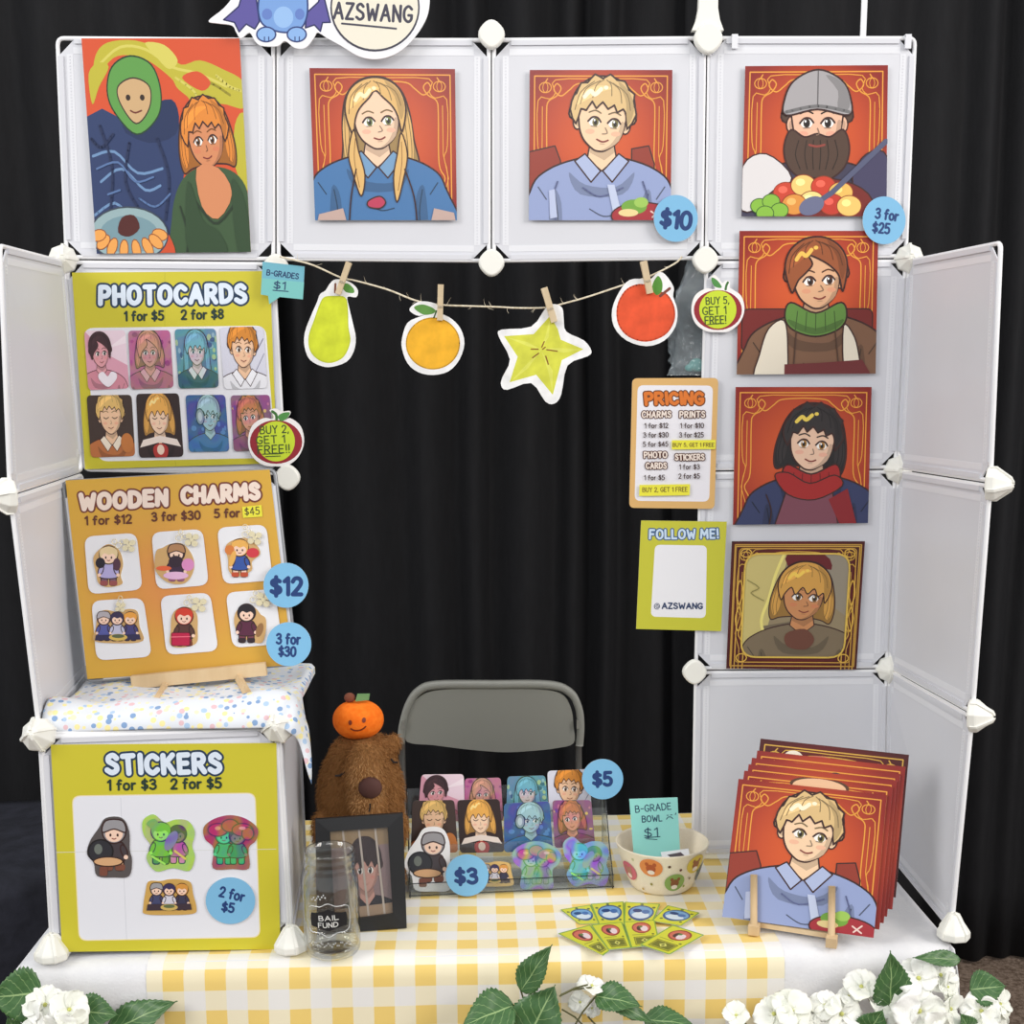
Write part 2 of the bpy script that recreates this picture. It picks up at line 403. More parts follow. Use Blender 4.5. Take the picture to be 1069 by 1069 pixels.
class Art:
    def __init__(s, fn, base_lift=0.0):
        s.fn = fn; s.mb = MB(); s.n = 0; s.l0 = base_lift; s.clip = None; s.pc = 0
    def lift(s):
        s.n += 1; return s.l0 + s.n * EPS
    def base(s, pts, col, t=0.0008):
        tri = tessellate_polygon([[V((p[0], p[1], 0)) for p in pts]])
        a = [s.fn(p[0], p[1], s.l0) for p in pts]; b = [s.fn(p[0], p[1], s.l0 - t) for p in pts]
        c = lin(col); wc = lin((235, 233, 228))
        for x in tri:
            s.mb.face([a[i] for i in x], c); s.mb.face([b[i] for i in reversed(x)], wc)
        for i in range(len(pts)):
            j = (i + 1) % len(pts); s.mb.face([b[i], b[j], a[j], a[i]], wc)
        return s
    def _emit(s, poly, l, c):
        if s.clip:
            C = s.clip; k = len(C)
            area = sum(C[i][0] * C[(i + 1) % k][1] - C[(i + 1) % k][0] * C[i][1] for i in range(k))
            sg = 1 if area > 0 else -1
            for i in range(k):
                a, b = C[i], C[(i + 1) % k]; out = []
                ins = lambda p: sg * ((b[0] - a[0]) * (p[1] - a[1]) - (b[1] - a[1]) * (p[0] - a[0])) >= 0
                for q in range(len(poly)):
                    p1, p2 = poly[q - 1], poly[q]
                    i1, i2 = ins(p1), ins(p2)
                    if i1 != i2:
                        d1 = (b[0] - a[0]) * (p1[1] - a[1]) - (b[1] - a[1]) * (p1[0] - a[0])
                        d2 = (b[0] - a[0]) * (p2[1] - a[1]) - (b[1] - a[1]) * (p2[0] - a[0])
                        t = d1 / (d1 - d2); out.append((p1[0] + (p2[0] - p1[0]) * t, p1[1] + (p2[1] - p1[1]) * t))
                    if i2: out.append(p2)
                poly = out
                if len(poly) < 3: return
        s.mb.face([s.fn(p[0], p[1], l) for p in poly], c)
    def poly(s, pts, col, smooth=0):
        if smooth: pts = cm(pts, True, smooth)
        l = s.lift(); c = lin(col)
        for x in tessellate_polygon([[V((p[0], p[1], 0)) for p in pts]]):
            s._emit([pts[i] for i in x], l, c)
        return s
    def ell(s, cx, cy, rx, ry, col, rot=0, n=24): return s.poly(ellp(cx, cy, rx, ry, n, rot), col)
    def _ribbon(s, pts, wd, l0, c, K=8):
        h = wd / 2; k = len(pts)
        def step():
            s.pc += 1; return l0 + (s.pc % K) * 2.6e-6
        for i in range(k - 1):
            (x0, y0), (x1, y1) = pts[i], pts[i + 1]; dx, dy = x1 - x0, y1 - y0; d = math.hypot(dx, dy)
            if d < 1e-6: continue
            nx, ny = -dy / d * h, dx / d * h; l = step()
            s._emit([(x0 + nx, y0 + ny), (x1 + nx, y1 + ny), (x1 - nx, y1 - ny), (x0 - nx, y0 - ny)], l, c)
        for p in pts: s._emit(ellp(p[0], p[1], h, h, 9 if K == 8 else 16), step(), c)
    def line(s, pts, wd, col, smooth=0, closed=False):
        if smooth: pts = cm(pts, closed, smooth)
        elif closed: pts = list(pts) + [pts[0]]
        if smooth and closed: pts = pts + [pts[0]]
        s._ribbon(pts, wd, s.lift(), lin(col)); return s
    def outlined(s, pts, col, wd, ocol, smooth=5):
        p = cm(pts, True, smooth) if smooth else list(pts)
        s.poly(p, col); s.line(p, wd, ocol, 0, True); return s
    def grad(s, quad, fn, n=16):
        l = s.lift(); (a, b, c, d) = quad
        def q(i, j):
            u, v = i / n, j / n
            return tuple((a[k] * (1 - u) + b[k] * u) * (1 - v) + (d[k] * (1 - u) + c[k] * u) * v for k in (0, 1))
        for i in range(n):
            for j in range(n):
                ij = ((i, j), (i + 1, j), (i + 1, j + 1), (i, j + 1))
                s.mb.face([s.fn(*q(*x), l) for x in ij], [lin(fn(x[0] / n, x[1] / n)) for x in ij])
        return s
    def text(s, t, cx, cy, W, h, wd, col, ang=0.0, ol=None, olw=0, jit=0.0, sp=0.26):
        x = 0; gl = []
        for ch in t:
            if ch == ' ': x += 0.42; continue
            st = []; cur = None
            for g in G[ch]:
                if isinstance(g, str): cur = g; continue
                p = cm(g, cur == 'o', 5) if cur in ('c', 'o') else list(g)
                if cur == 'o': p = p + [p[0]]
                cur = None; st.append(p)
            wdt = max(q[0] for p in st for q in p); gl.append((x, wdt, st)); x += wdt + sp
        tot = x - sp; kx = W / tot; ca, sa = math.cos(ang), math.sin(ang); strokes = []
        rj = random.Random(len(t) * 7 + 3)
        for x0, wdt, st in gl:
            jr = rj.uniform(-jit, jit); dy = rj.uniform(-jit, jit) * 0.35
            cj, sj = math.cos(jr), math.sin(jr)
            for p in st:
                o = []
                for (a, b) in p:
                    a2, b2 = (a - wdt / 2), (b - .5)
                    a3, b3 = a2 * cj - b2 * sj + wdt / 2 + x0, a2 * sj + b2 * cj + .5 + dy
                    X, Y = a3 * kx - W / 2, (.5 - b3) * h
                    o.append((cx + X * ca - Y * sa, cy + X * sa + Y * ca))
                strokes.append(o)
        if ol:
            l = s.lift(); c = lin(ol)
            for o in strokes: s._ribbon(o, olw, l, c, 61)
            s.n += 8
        l = s.lift(); c = lin(col)
        for o in strokes: s._ribbon(o, wd, l, c, 61)
        s.n += 7
        return s
    def make(s, name, label, cat, group=None, m='ink', parent=None):
        o = build(name, s.mb, M[m], parent)
        if parent is None: tag(o, label, cat, group)
        return o

# plain stand-in portraits: a generic bust, scaled to s (half a face width)
INK = (62, 34, 30)
def tone(c, k): return tuple(max(0, min(255, int(x * k))) for x in c)
def bust(a, X, Y, s, hair, skin, top, style='short', ow=0.09, collar=None, look=0.0, cap=None, beard=None, scarf=None, hl=None, eyes='open', back=True, belly=True, iris=None, tilt=0.0, fringe='bowl'):
    ct, st_ = math.cos(tilt), math.sin(tilt)
    T0 = lambda pts: [(X + p[0] * s, Y + p[1] * s) for p in pts]
    T = lambda pts: [(X + (p[0] * ct - p[1] * st_) * s, Y + (p[0] * st_ + p[1] * ct) * s) for p in pts]
    w_ = ow * s; dkh = tone(hair, .72); lth = tone(hair, 1.13); sh = tone(skin, .84)
    if style == 'long': hb = [(-1.2, -1.15), (-1.5, -.2), (-1.6, 1.0), (-1.75, 2.2), (-1.2, 2.9), (-.5, 2.2), (.5, 2.2), (1.2, 2.9), (1.75, 2.2), (1.6, 1.0), (1.5, -.2), (1.2, -1.15), (.5, -1.72), (-.5, -1.72)]
    elif style == 'bob': hb = [(-1.2, -1.15), (-1.55, -.2), (-1.66, .7), (-1.5, 1.35), (-1.0, 1.2), (0, 1.1), (1.0, 1.2), (1.5, 1.35), (1.66, .7), (1.55, -.2), (1.2, -1.15), (.5, -1.72), (-.5, -1.72)]
    else: hb = [(-1.1, -1.25), (-1.34, -.6), (-1.2, .1), (1.2, .1), (1.34, -.6), (1.1, -1.25), (.45, -1.7), (-.45, -1.7)]
    if back:
        a.outlined(T(hb), dkh if style != 'short' else hair, w_, INK)
        if style != 'short':
            for e in (-1, 1):
                b_ = 2.3 if style == 'long' else 1.15
                a.poly(T([(e * 1.15, -.6), (e * 1.5, 0), (e * 1.55, b_ * .6), (e * 1.35, b_), (e * 1.12, b_ * .55)]), hair, 4)
                for q in (1.22, 1.4): a.line(T([(e * q, -.3), (e * (q + .08), b_ * .5), (e * (q - .02), b_ * .95)]), w_ * .5, tone(hair, .6), 4)
    if belly:
        a.outlined(T0([(-3.4, 5.4), (-3.05, 2.9), (-2.3, 2.0), (-.75, 1.5), (.75, 1.5), (2.3, 2.0), (3.05, 2.9), (3.4, 5.4)]), top, w_, INK)
        dt = tone(top, .82)
        a.poly(T0([(-2.1, 2.9), (-1.7, 3.4), (-1.75, 5.4), (-2.25, 5.4)]), dt, 4); a.poly(T0([(2.1, 2.9), (1.7, 3.4), (1.75, 5.4), (2.25, 5.4)]), dt, 4)
        a.poly(T0([(-1.4, 2.1), (-.7, 2.6), (.6, 2.7), (1.4, 2.1), (.9, 3.0), (-.9, 3.0)]), dt, 4)
        for pts in ([(-2.0, 3.0), (-1.85, 4.0), (-1.95, 5.2)], [(2.0, 3.0), (1.85, 4.0), (1.95, 5.2)], [(-2.7, 2.7), (-2.35, 3.2)], [(2.7, 2.7), (2.35, 3.2)], [(-.5, 3.6), (.1, 3.9), (.7, 3.8)]): a.line(T0(pts), w_ * .7, tone(top, .55), 4)
        a.poly(T0([(-.5, .8), (.5, .8), (.62, 1.55), (0, 2.05), (-.62, 1.55)]), skin)
        a.poly(T0([(-.5, .8), (.5, .8), (.54, 1.3), (.1, 1.62), (-.52, 1.3)]), sh)
        a.line(T0([(-.5, .9), (-.62, 1.55), (0, 2.05), (.62, 1.55), (.5, .9)]), w_ * .8, INK)
        if collar:
            a.outlined(T0([(-.72, 1.35), (-.05, 2.05), (-.45, 2.5), (-1.15, 1.65)]), collar, w_ * .8, INK, 0)
            a.outlined(T0([(.72, 1.35), (.05, 2.05), (.45, 2.5), (1.15, 1.65)]), collar, w_ * .8, INK, 0)
    if scarf:
        a.outlined(T0([(-1.1, 1.0), (-1.35, 1.6), (-1.0, 2.15), (0, 2.45), (1.0, 2.15), (1.35, 1.6), (1.1, 1.0), (0, 1.45)]), scarf, w_, INK)
        a.poly(T0([(-1.2, 1.7), (-.9, 2.1), (0, 2.36), (.9, 2.1), (1.2, 1.7), (0, 2.1)]), tone(scarf, .8), 3)
        for q in (-.8, -.4, 0, .4, .8): a.line(T0([(q, 1.35 + .12 * (1 - abs(q))), (q * 1.1, 2.2)]), w_ * .55, tone(scarf, .65))
    if style == 'short':
        for e in (-1, 1): a.outlined(T(ellp(e * 1.02, .15, .2, .32, 12)), skin, w_ * .8, INK, 0); a.ell(*T([(e * 1.03, .17)])[0], .1 * s, .18 * s, sh)
    face = cm([(-.96, -.7), (-.97, .2), (-.74, .8), (-.3, 1.18), (0, 1.26), (.3, 1.18), (.74, .8), (.97, .2), (.96, -.7), (0, -1.2)], True, 5)
    a.outlined(T(face), skin, w_, INK, 0)
    a.poly(T([(.97, .1), (.8, .76), (.34, 1.14), (.05, 1.22), (.42, .98), (.72, .5), (.82, 0)]), sh, 3)
    for e in (-1, 1): a.ell(*T([(e * .55 + look * .1, .5)])[0], .2 * s, .1 * s, tuple(int(skin[k] * .82 + (230, 90, 80)[k] * .18) for k in range(3)))
    if beard:
        a.outlined(T([(-1.05, .35), (-1.3, 1.1), (-1.0, 1.9), (0, 2.4), (1.0, 1.9), (1.3, 1.1), (1.05, .35), (.5, .62), (0, .5), (-.5, .62)]), beard, w_, INK)
        for q in (-.8, -.45, -.15, .15, .45, .8): a.line(T([(q * .9, .75), (q * 1.05, 1.3), (q * .8, 1.85)]), w_ * .6, tone(beard, .65), 4)
        a.line(T([(-.3, .92), (0, .98), (.3, .92)]), w_ * 1.2, (150, 70, 60), 3)
    lx = look * .12; iris = iris or tone(hair, .55)
    for e in (-1, 1):
        ex = e * .42 + lx
        if eyes == 'open':
            a.poly(T([(ex - .24, .12), (ex - .1, -.06), (ex + .12, -.06), (ex + .24, .1), (ex + .12, .26), (ex - .12, .26)]), (250, 246, 240), 3)
            a.poly(T(ellp(ex + lx * .5, .1, .135, .18, 14)), iris); a.poly(T(ellp(ex + lx * .5, .12, .07, .1, 12)), (30, 22, 20)); a.poly(T(ellp(ex + lx * .5 - .05, .03, .04, .05, 8)), (255, 255, 255))
            a.line(T([(ex - .27, .1), (ex - .1, -.08), (ex + .12, -.08), (ex + .27, .08)]), w_ * 1.05, INK, 3)
            a.line(T([(ex - .12, .28), (ex + .12, .28)]), w_ * .5, tone(skin, .6))
        else: a.line(T([(ex - .24, .08), (ex, .18), (ex + .24, .08)]), w_ * 1.1, INK, 3)
        a.line(T([(ex - .26, -.26), (ex, -.36), (ex + .24, -.27)]), w_ * .8, tone(hair, .55), 3)
    a.line(T([(lx * 1.5 + .02, .3), (.08 + lx * 2, .5), (-.03 + lx, .55)]), w_ * .6, tone(skin, .6), 3)
    if not beard:
        a.line(T([(-.24 + lx, .79), (-.05 + lx, .86), (.1 + lx, .85), (.24 + lx, .78)]), w_ * .85, (130, 52, 46), 3); a.line(T([(-.08 + lx, .95), (.1 + lx, .95)]), w_ * .5, sh)
    if cap:
        a.outlined(T([(-1.25, -.2), (-1.32, -.8), (-.95, -1.5), (0, -1.9), (.95, -1.5), (1.32, -.8), (1.25, -.2), (0, -.42)]), cap, w_, INK)
        a.poly(T([(.3, -1.7), (.95, -1.45), (1.28, -.8), (1.2, -.4), (.8, -.5), (.8, -1.1)]), tone(cap, .82), 3)
        a.line(T([(-1.25, -.32), (0, -.54), (1.25, -.32)]), w_ * 1.8, tone(cap, .7), 4); a.line(T([(0, -1.85), (0, -.6)]), w_ * .7, tone(cap, .6))
    else:
        fr = [(-1.12, .3), (-1.36, -.5), (-1.1, -1.25), (-.42, -1.7), (.42, -1.7), (1.1, -1.25), (1.36, -.5), (1.12, .3), (.98, -.2), (.72, -.02), (.5, -.4), (.18, -.1), (-.1, -.42), (-.42, -.02), (-.66, -.38), (-.96, -.05)]
        fs = 4
        if fringe == 'part': fr = [(-1.1, .6), (-1.36, -.4), (-1.1, -1.25), (-.42, -1.7), (.42, -1.7), (1.1, -1.25), (1.36, -.4), (1.1, .6), (.97, -.05), (.76, -.5), (.38, -.9), (.06, -1.2), (-.25, -.9), (-.7, -.5), (-.94, -.05)]
        elif fringe == 'side': fr = [(-1.12, .5), (-1.36, -.5), (-1.1, -1.25), (-.42, -1.7), (.42, -1.7), (1.1, -1.25), (1.36, -.5), (1.12, .6), (.98, -.05), (.72, -.4), (.3, -.72), (-.3, -1.0), (-.16, -.62), (-.45, -.28), (-.78, .0), (-.95, .3)]
        elif fringe == 'tousled': fs = 2; fr = [(-1.1, .25), (-1.4, -.3), (-1.3, -.85), (-1.2, -.95), (-1.05, -1.38), (-.78, -1.42), (-.5, -1.78), (-.15, -1.64), (.15, -1.84), (.45, -1.64), (.8, -1.62), (1.0, -1.3), (1.26, -1.15), (1.24, -.8), (1.42, -.35), (1.1, .25), (1.0, -.25), (.84, -.52), (.6, -.36), (.45, -.64), (.2, -.46), (-.05, -.72), (-.3, -.44), (-.5, -.7), (-.72, -.32), (-.95, -.36)]
        a.outlined(T(fr), hair, w_, INK, fs)
        a.poly(T([(.5, -1.6), (1.05, -1.2), (1.3, -.5), (1.12, .1), (1.0, -.3), (.9, -.9)]), tone(hair, .84), 3)
        a.poly(T([(-1.2, -.5), (-1.0, -1.0), (-.3, -1.35), (.3, -1.3), (-.2, -1.1), (-.8, -.7)]), lth, 3)
        for p, q in (((.02, -1.6), (.3, -1.0)), ((-.1, -1.6), (-.5, -.85)), ((-.25, -1.55), (-1.0, -.55)), ((.15, -1.55), (.75, -.75)), ((.3, -1.5), (1.15, -.5)), ((-.5, -1.5), (-1.2, -.3))):
            a.line(T([p, ((p[0] + q[0]) / 2 + (q[0] - p[0]) * .25, (p[1] + q[1]) / 2 - .12), q]), w_ * .5, tone(hair, .62), 4)
        if hl: a.line(T([(-.85, -.85), (-.62, -1.1), (-.42, -.98), (-.18, -1.22)]), .17 * s, hl, 4); a.ell(*T([(.02, -1.3)])[0], .1 * s, .08 * s, hl)

GOLD = (233, 160, 62)
def red_card(a, dark=False, glow=True):
    if dark: c0, c1, line = (112, 24, 20), (74, 14, 14), (214, 168, 70)
    else: c0, c1, line = (216, 92, 42), (140, 36, 28), GOLD
    def fn(u, v):
        d = min(1, (math.hypot((u - .5) * 1.05, (v - .5) * .95) / .62) ** 2.2); return tuple(c0[k] * (1 - d) + c1[k] * d for k in range(3))
    a.grad(rect(0, 0, 100, 100), fn, 18)
    a.clip = rect(0, 0, 100, 100)
    L = 0.85
    a.line([(3.5, 103), (3.5, 4), (96.5, 4), (96.5, 103)], L, line)
    for m in (0, 1):
        f = (lambda p: [(100 - x, y) for x, y in p]) if m else (lambda p: p)
        a.line(f([(12, 103), (12, 82), (8, 72), (12, 62), (12, 30), (13, 21), (19, 17), (22, 12), (19, 9), (17, 13), (22, 17), (28, 13), (34, 9), (50, 8)]), L, line, 5)
        a.line(f([(6, 103), (6, 70), (8.5, 58), (6, 50), (6, 20), (14, 19), (18, 15), (18, 6.5), (50, 6)]), L * .8, line, 3)
        a.line(f([(9, 103), (9, 84), (5.5, 72), (9, 56), (9, 24)]), L * .7, line)
        a.line(f(ellp(11, 11.5, 4.2, 3.4, 14)), L * .8, line, 0, True); a.line(f(ellp(11, 11.5, 1.8, 3.2, 10)), L * .6, line, 0, True)
        a.line(f([(11, 8), (12.5, 5.8)]), L, line)

# ================================================================== the hall: floor and drapes
TZ = 0.74
mb = MB(); mb.box((0, -0.4, -0.02), (3.2, 0, 0), (0, 3.2, 0), (0, 0, 0.02))
struct(build('floor', mb, M['carpet']))

mb = MB(); mb.box((0, 2.7, 2.9), (3.2, 0, 0), (0, 0.05, 0), (0, 0, 2.9))
struct(build('wall_back', mb, mat('grey_hall_wall', (120, 120, 122), 0.8)))
def drape(x0, x1, y0, label, seed, ph):
    rn = random.Random(seed); mb = MB(); P = []
    folds = []; x = x0
    while x < x1:
        wd = rn.uniform(0.07, 0.22); folds.append((x, wd, rn.uniform(0.02, 0.085))); x += wd
    n = int((x1 - x0) / 0.009)
    for i in range(n + 1):
        x = x0 + (x1 - x0) * i / n; d = 0
        for fx, wd, am in folds:
            if fx <= x < fx + wd:
                t = (x - fx) / wd; d = am * (math.sin(PI * t) ** 1.6)
        d *= min(1, max(0, min(x - x0, x1 - x) - .035) / .06) if y0 > 1.07 else 1
        col = []
        for j in range(15):
            z = 0.012 + 3.0 * j / 14
            k = 0.75 + 0.35 * j / 14
            col.append(V((x + 0.006 * math.sin(z * 3.1 + x * 9 + ph), y0 - d * k - 0.008 * math.sin(z * 2.2 + x * 4) - (0.004 if j in (4, 9) else 0), z)))
        P.append(col)
    mb.grid(P)
    o = build('curtain', mb, M['curtain'])
    md = o.modifiers.new('cloth_thickness', 'SOLIDIFY'); md.thickness = 0.003
    tag(o, label, 'curtain', 'black pipe and drape backdrop')
drape(-1.95, -0.528, 1.06, 'black hall drape hanging behind the left tower of white panels', 3, 0)
drape(-0.57, 0.54, 1.085, 'black hall drape hanging behind the grey folding chair and fruit garland', 11, 1.3)
drape(0.50, 2.1, 1.05, 'black hall drape hanging behind the right tower of white panels', 23, 2.1)

# dark cloth draped over a low table behind the left tower
mb = MB(); P = []
for i in range(33):
    row = []
    for j in range(33):
        a, b = i / 32, j / 32
        x = -1.75 + 0.95 * a; t = b * 1.35
        if t < 0.55: y, z = 0.86 - t * 0.95, 0.60 + 0.012 * math.sin(9 * a + 4 * t) - 0.02 * t
        else: y, z = 0.34 - 0.045 * (t - .55) + 0.022 * math.sin(22 * a + 3 * t), 0.585 - (t - 0.55) * 0.72
        z += -0.9 * max(0, a - 0.92)
        row.append(V((x + 0.02 * math.sin(5 * t), y, max(z, 0.01))))
    P.append(row)
mb.grid(P); o = build('table_cover', mb, M['dark_cloth'])
o.modifiers.new('cloth_thickness', 'SOLIDIFY').thickness = 0.004
tag(o, 'dark navy cloth draped over a low block behind the left tower', 'cloth')

# ================================================================== table with its cloths
tb = thing('folding_table', 'folding table hidden under the white cloth', 'table', (-0.02, -0.07, 0))
mb = MB(); mb.box((-0.02, -0.075, TZ - 0.022), (0.735, 0, 0), (0, 0.315, 0), (0, 0, 0.016)); build('tabletop', mb, M['wire'], tb)
for sx in (-1, 1):
    for sy in (-1, 1):
        mb = MB(); mb.tube([(-0.02 + sx * .62, -0.075 + sy * .26, 0.0), (-0.02 + sx * .62, -0.075 + sy * .26, TZ - 0.036)], 0.014, 12)
        build('leg', mb, M['steel'], tb)

TX0, TX1, TY0, TY1 = -0.765, 0.728, -0.402, 0.262
def cloth_point(a, t, lift=0.0, ff=1.0):
    """a: 0..1 across, t: metres along from the back edge over the front edge"""
    x = TX0 + (TX1 - TX0) * a
    return front_fold(x, t, lift, ff)
R_ = 0.024
def front_fold(x, t, lift=0.0, ff=1.0):
    flat = (TY1 - TY0) - R_
    if t <= flat:
        return V((x, TY1 - t, TZ - 0.003 + lift + 0.0009 * math.sin(x * 17 + t * 9)))
    arc = R_ * PI / 2
    if t <= flat + arc:
        th = (t - flat) / R_
        return V((x, TY0 + R_ - (R_ + lift) * math.sin(th), TZ - 0.003 - R_ + (R_ + lift) * math.cos(th)))
    d = t - flat - arc
    fold = (0.010 * math.sin(x * 15 + 0.7) + 0.006 * math.sin(x * 37 + 2)) * min(1, d / 0.3) * ff
    return V((x, TY0 - lift - fold - 0.03 * d, TZ - 0.003 - R_ - d))
mb = MB(); nA, nT = 90, 80; P = []
LEN = (TY1 - TY0) - R_ + R_ * PI / 2 + 0.69
for i in range(nA + 1):
    P.append([cloth_point(i / nA, LEN * (j / nT)) for j in range(nT + 1)])
mb.grid(P)
for sgn, xe in ((-1, TX0), (1, TX1)):                      # side drops
    P = []
    for j in range(41):
        y = TY1 - (TY1 - TY0) * j / 40; row = []
        for k in range(15):
            d = 0.69 * k / 14
            corner = max(0, (j - 34) / 6)
            row.append(V((xe + sgn * (0.004 * min(1, d * 20) + 0.014 * math.sin(y * 19 + 1) * min(1, d / .3) + 0.05 * d + 0.02 * corner * min(1, d * 4)), y, TZ - 0.003 - d)))
        P.append(row)
    mb.grid(P)
o = build('tablecloth', mb, M['tablecloth']); tag(o, 'plain white cloth covering the table, showing at both front corners', 'tablecloth')
o.modifiers.new('cloth_thickness', 'SOLIDIFY').thickness = 0.002

# gingham runner
m = mat('yellow_gingham', (246, 243, 236), 0.8, 0, 0.2)
N, L, b = nodes(m)
uv = N.new('ShaderNodeUVMap'); uv.uv_map = 'weave'
sx = N.new('ShaderNodeSeparateXYZ'); L.new(uv.outputs[0], sx.inputs[0])
def stripe(sock):
    f = N.new('ShaderNodeMath'); f.operation = 'FRACT'; L.new(sock, f.inputs[0])
    g = N.new('ShaderNodeMath'); g.operation = 'LESS_THAN'; g.inputs[1].default_value = 0.5; L.new(f.outputs[0], g.inputs[0]); return g.outputs[0]
ad = N.new('ShaderNodeMath'); ad.operation = 'ADD'; L.new(stripe(sx.outputs[0]), ad.inputs[0]); L.new(stripe(sx.outputs[1]), ad.inputs[1])
dv = N.new('ShaderNodeMath'); dv.operation = 'MULTIPLY'; dv.inputs[1].default_value = 0.5; L.new(ad.outputs[0], dv.inputs[0])
cr = N.new('ShaderNodeValToRGB'); cr.color_ramp.interpolation = 'CONSTANT'
e = cr.color_ramp.elements; e[0].color = lin((236, 234, 230)); e[1].position = 0.75; e[1].color = lin((240, 208, 122))
x = e.new(0.25); x.color = lin((241, 231, 200))
L.new(dv.outputs[0], cr.inputs[0]); L.new(cr.outputs[0], b.inputs['Base Color'])
n2 = N.new('ShaderNodeTexNoise'); n2.inputs['Scale'].default_value = 160; L.new(uv.outputs[0], n2.inputs['Vector'])
bp = N.new('ShaderNodeBump'); bp.inputs['Strength'].default_value = 0.12; bp.inputs['Distance'].default_value = 0.002
L.new(n2.outputs['Fac'], bp.inputs['Height']); L.new(bp.outputs[0], b.inputs['Normal'])
M['gingham'] = m
mb = MB(); RX0, RX1 = -0.565, 0.452; P = []; nA, nT = 70, 80
for i in range(nA + 1):
    x = RX0 + (RX1 - RX0) * i / nA
    P.append([front_fold(x, 0.004 + (LEN - 0.16) * (j / nT), 0.0028) for j in range(nT + 1)])
mb.grid(P); o = build('table_runner', mb, m)
lay = o.data.uv_layers.new(name='weave'); PER = 0.0665
for li, lp in enumerate(o.data.loops):
    vi = lp.vertex_index; i, j = divmod(vi, nT + 1)
    lay.data[li].uv = ((RX1 - RX0) * i / nA / PER + 0.62, (LEN - 0.16) * j / nT / PER + 0.1)
tag(o, 'yellow and white gingham runner laid over the white tablecloth', 'tablecloth')

# ================================================================== white grid panels
B = lambda u, v, y=0.0: on(u, v, 1, y)
YW = -0.3696
NB = {}
for i, (u, v) in enumerate(((57, 37), (288, 39), (513, 39), (738, 37), (958, 37))): NB['T%d' % i] = B(u, v)
for i, (u, v) in enumerate(((67, 271), (288, 273), (513, 275), (735, 272), (948, 270))): NB['U%d' % i] = B(u, v)
NB.update(V0=B(86, 493), V1=B(300, 497), V3=B(729, 492), V4=B(937, 490), W0=B(97, 701), W1=B(310, 703), W3=B(724, 700), W4=B(928, 698),
          X3=B(721, 892), X4=B(924, 897), X0=B(110, 893), X1=B(318, 893))
for k in ('X0', 'X1', 'X3', 'X4'): NB[k].z = TZ + 0.008
NB.update(LU=B(-1, 253, YW), LV=B(10, 518, YW), LW=B(41, 767, YW), LX=B(54, 990, YW), RU=B(1046, 250, YW), RV=B(1035, 505, YW), RW=B(1016, 747, YW), RX=B(994, 968, YW),
          FW=B(291, 758, -0.345), FX=B(304, 984, -0.345))
for k in ('LX', 'RX', 'FX'): NB[k].z = TZ + 0.010
def panel(keys, label, group='white panels of the display', wire='wire', gap=0.0045, pts=None):
    tl, tr, br, bl = pts if pts else [NB[k] for k in keys]
    c = (tl + tr + br + bl) / 4
    n = (tl - bl).cross(tr - tl).normalized()
    if n.dot(CAM - c) < 0: n = -n
    def at(a, bb): return (tl * (1 - a) + tr * a) * (1 - bb) + (bl * (1 - a) + br * a) * bb
    Wd = (tr - tl).length; g = gap / Wd
    root = thing('grid_panel', label, 'panel', (bl + br) / 2, group)
    # wire frame with rounded corners
    q = rnd(rect(g, g, 1 - g, 1 - g), 0.03, 4)
    f = MB(); f.tube([at(x, y) - n * 0.0005 for x, y in q], 0.0036, 8, True)
    build('frame', f, M[wire], root)
    ch = 0.075; s0 = g + 0.003; s1 = 1 - s0
    oc = [(s0 + ch, s0), (s1 - ch, s0), (s1, s0 + ch), (s1, s1 - ch), (s1 - ch, s1), (s0 + ch, s1), (s0, s1 - ch), (s0, s0 + ch)]
    sh = MB(); sh.prism([at(x, y) for x, y in oc], n, -0.001, 0.0012)
    # rolled outer border and the welded inner strips
    a0, a1, e0, e1 = s0, s0 + 0.022, 0.082, 0.115
    for (x0, y0, x1, y1, lf, mi) in ((s0 + ch, a0, s1 - ch, a1, .0042, 0), (s0 + ch, 1 - a1, s1 - ch, 1 - a0, .0042, 0), (a0, s0 + ch, a1, s1 - ch, .0042, 0), (1 - a1, s0 + ch, 1 - a0, s1 - ch, .0042, 0),
                                     (e0, e0 - .03, 1 - e0, e0 - .002, .0017, 1), (e0, 1 - e0 + .002, 1 - e0, 1 - e0 + .03, .0017, 1), (e0 - .03, e0, e0 - .002, 1 - e0, .0017, 1), (1 - e0 + .002, e0, 1 - e0 + .03, 1 - e0, .0017, 1)):
        sh.prism([at(x0, y0), at(x1, y0), at(x1, y1), at(x0, y1)], n, 0.0008, lf, mi)
    for k in range(60):                                   # stitched dots along the strips
        t = e0 + .01 + (1 - 2 * e0 - .02) * k / 59
        for (x, y) in ((e0 - .016, t), (1 - e0 + .016, t)):
            cpt = at(x, y); ux, uy = (tr - tl).normalized(), (tl - bl).normalized()
            sh.prism([cpt + (ux * dx + uy * dy) * 0.0011 for dx, dy in ((-1, -1), (1, -1), (1, 1), (-1, 1))], n, 0.0014, 0.0022, 0)
    build('sheet', sh, [M['sheet'], M['hem']], root)
    return root, at, n
panel(('T0', 'T1', 'U1', 'U0'), 'white grid panel behind the tall orange two-figure print, top row')
panel(('T1', 'T2', 'U2', 'U1'), 'white grid panel behind the long-haired portrait print, top row')
panel(('T2', 'T3', 'U3', 'U2'), 'white grid panel behind the short blond portrait print, top row')
panel(('T3', 'T4', 'U4', 'U3'), 'white grid panel behind the bearded portrait print, top row')
panel(('U0', 'U1', 'V1', 'V0'), 'white grid panel behind the green photocards poster')
panel(('U3', 'U4', 'V4', 'V3'), 'white grid panel behind the green-scarf portrait print')
panel(('V3', 'V4', 'W4', 'W3'), 'white grid panel behind the cream-haired portrait print in the dark frame')
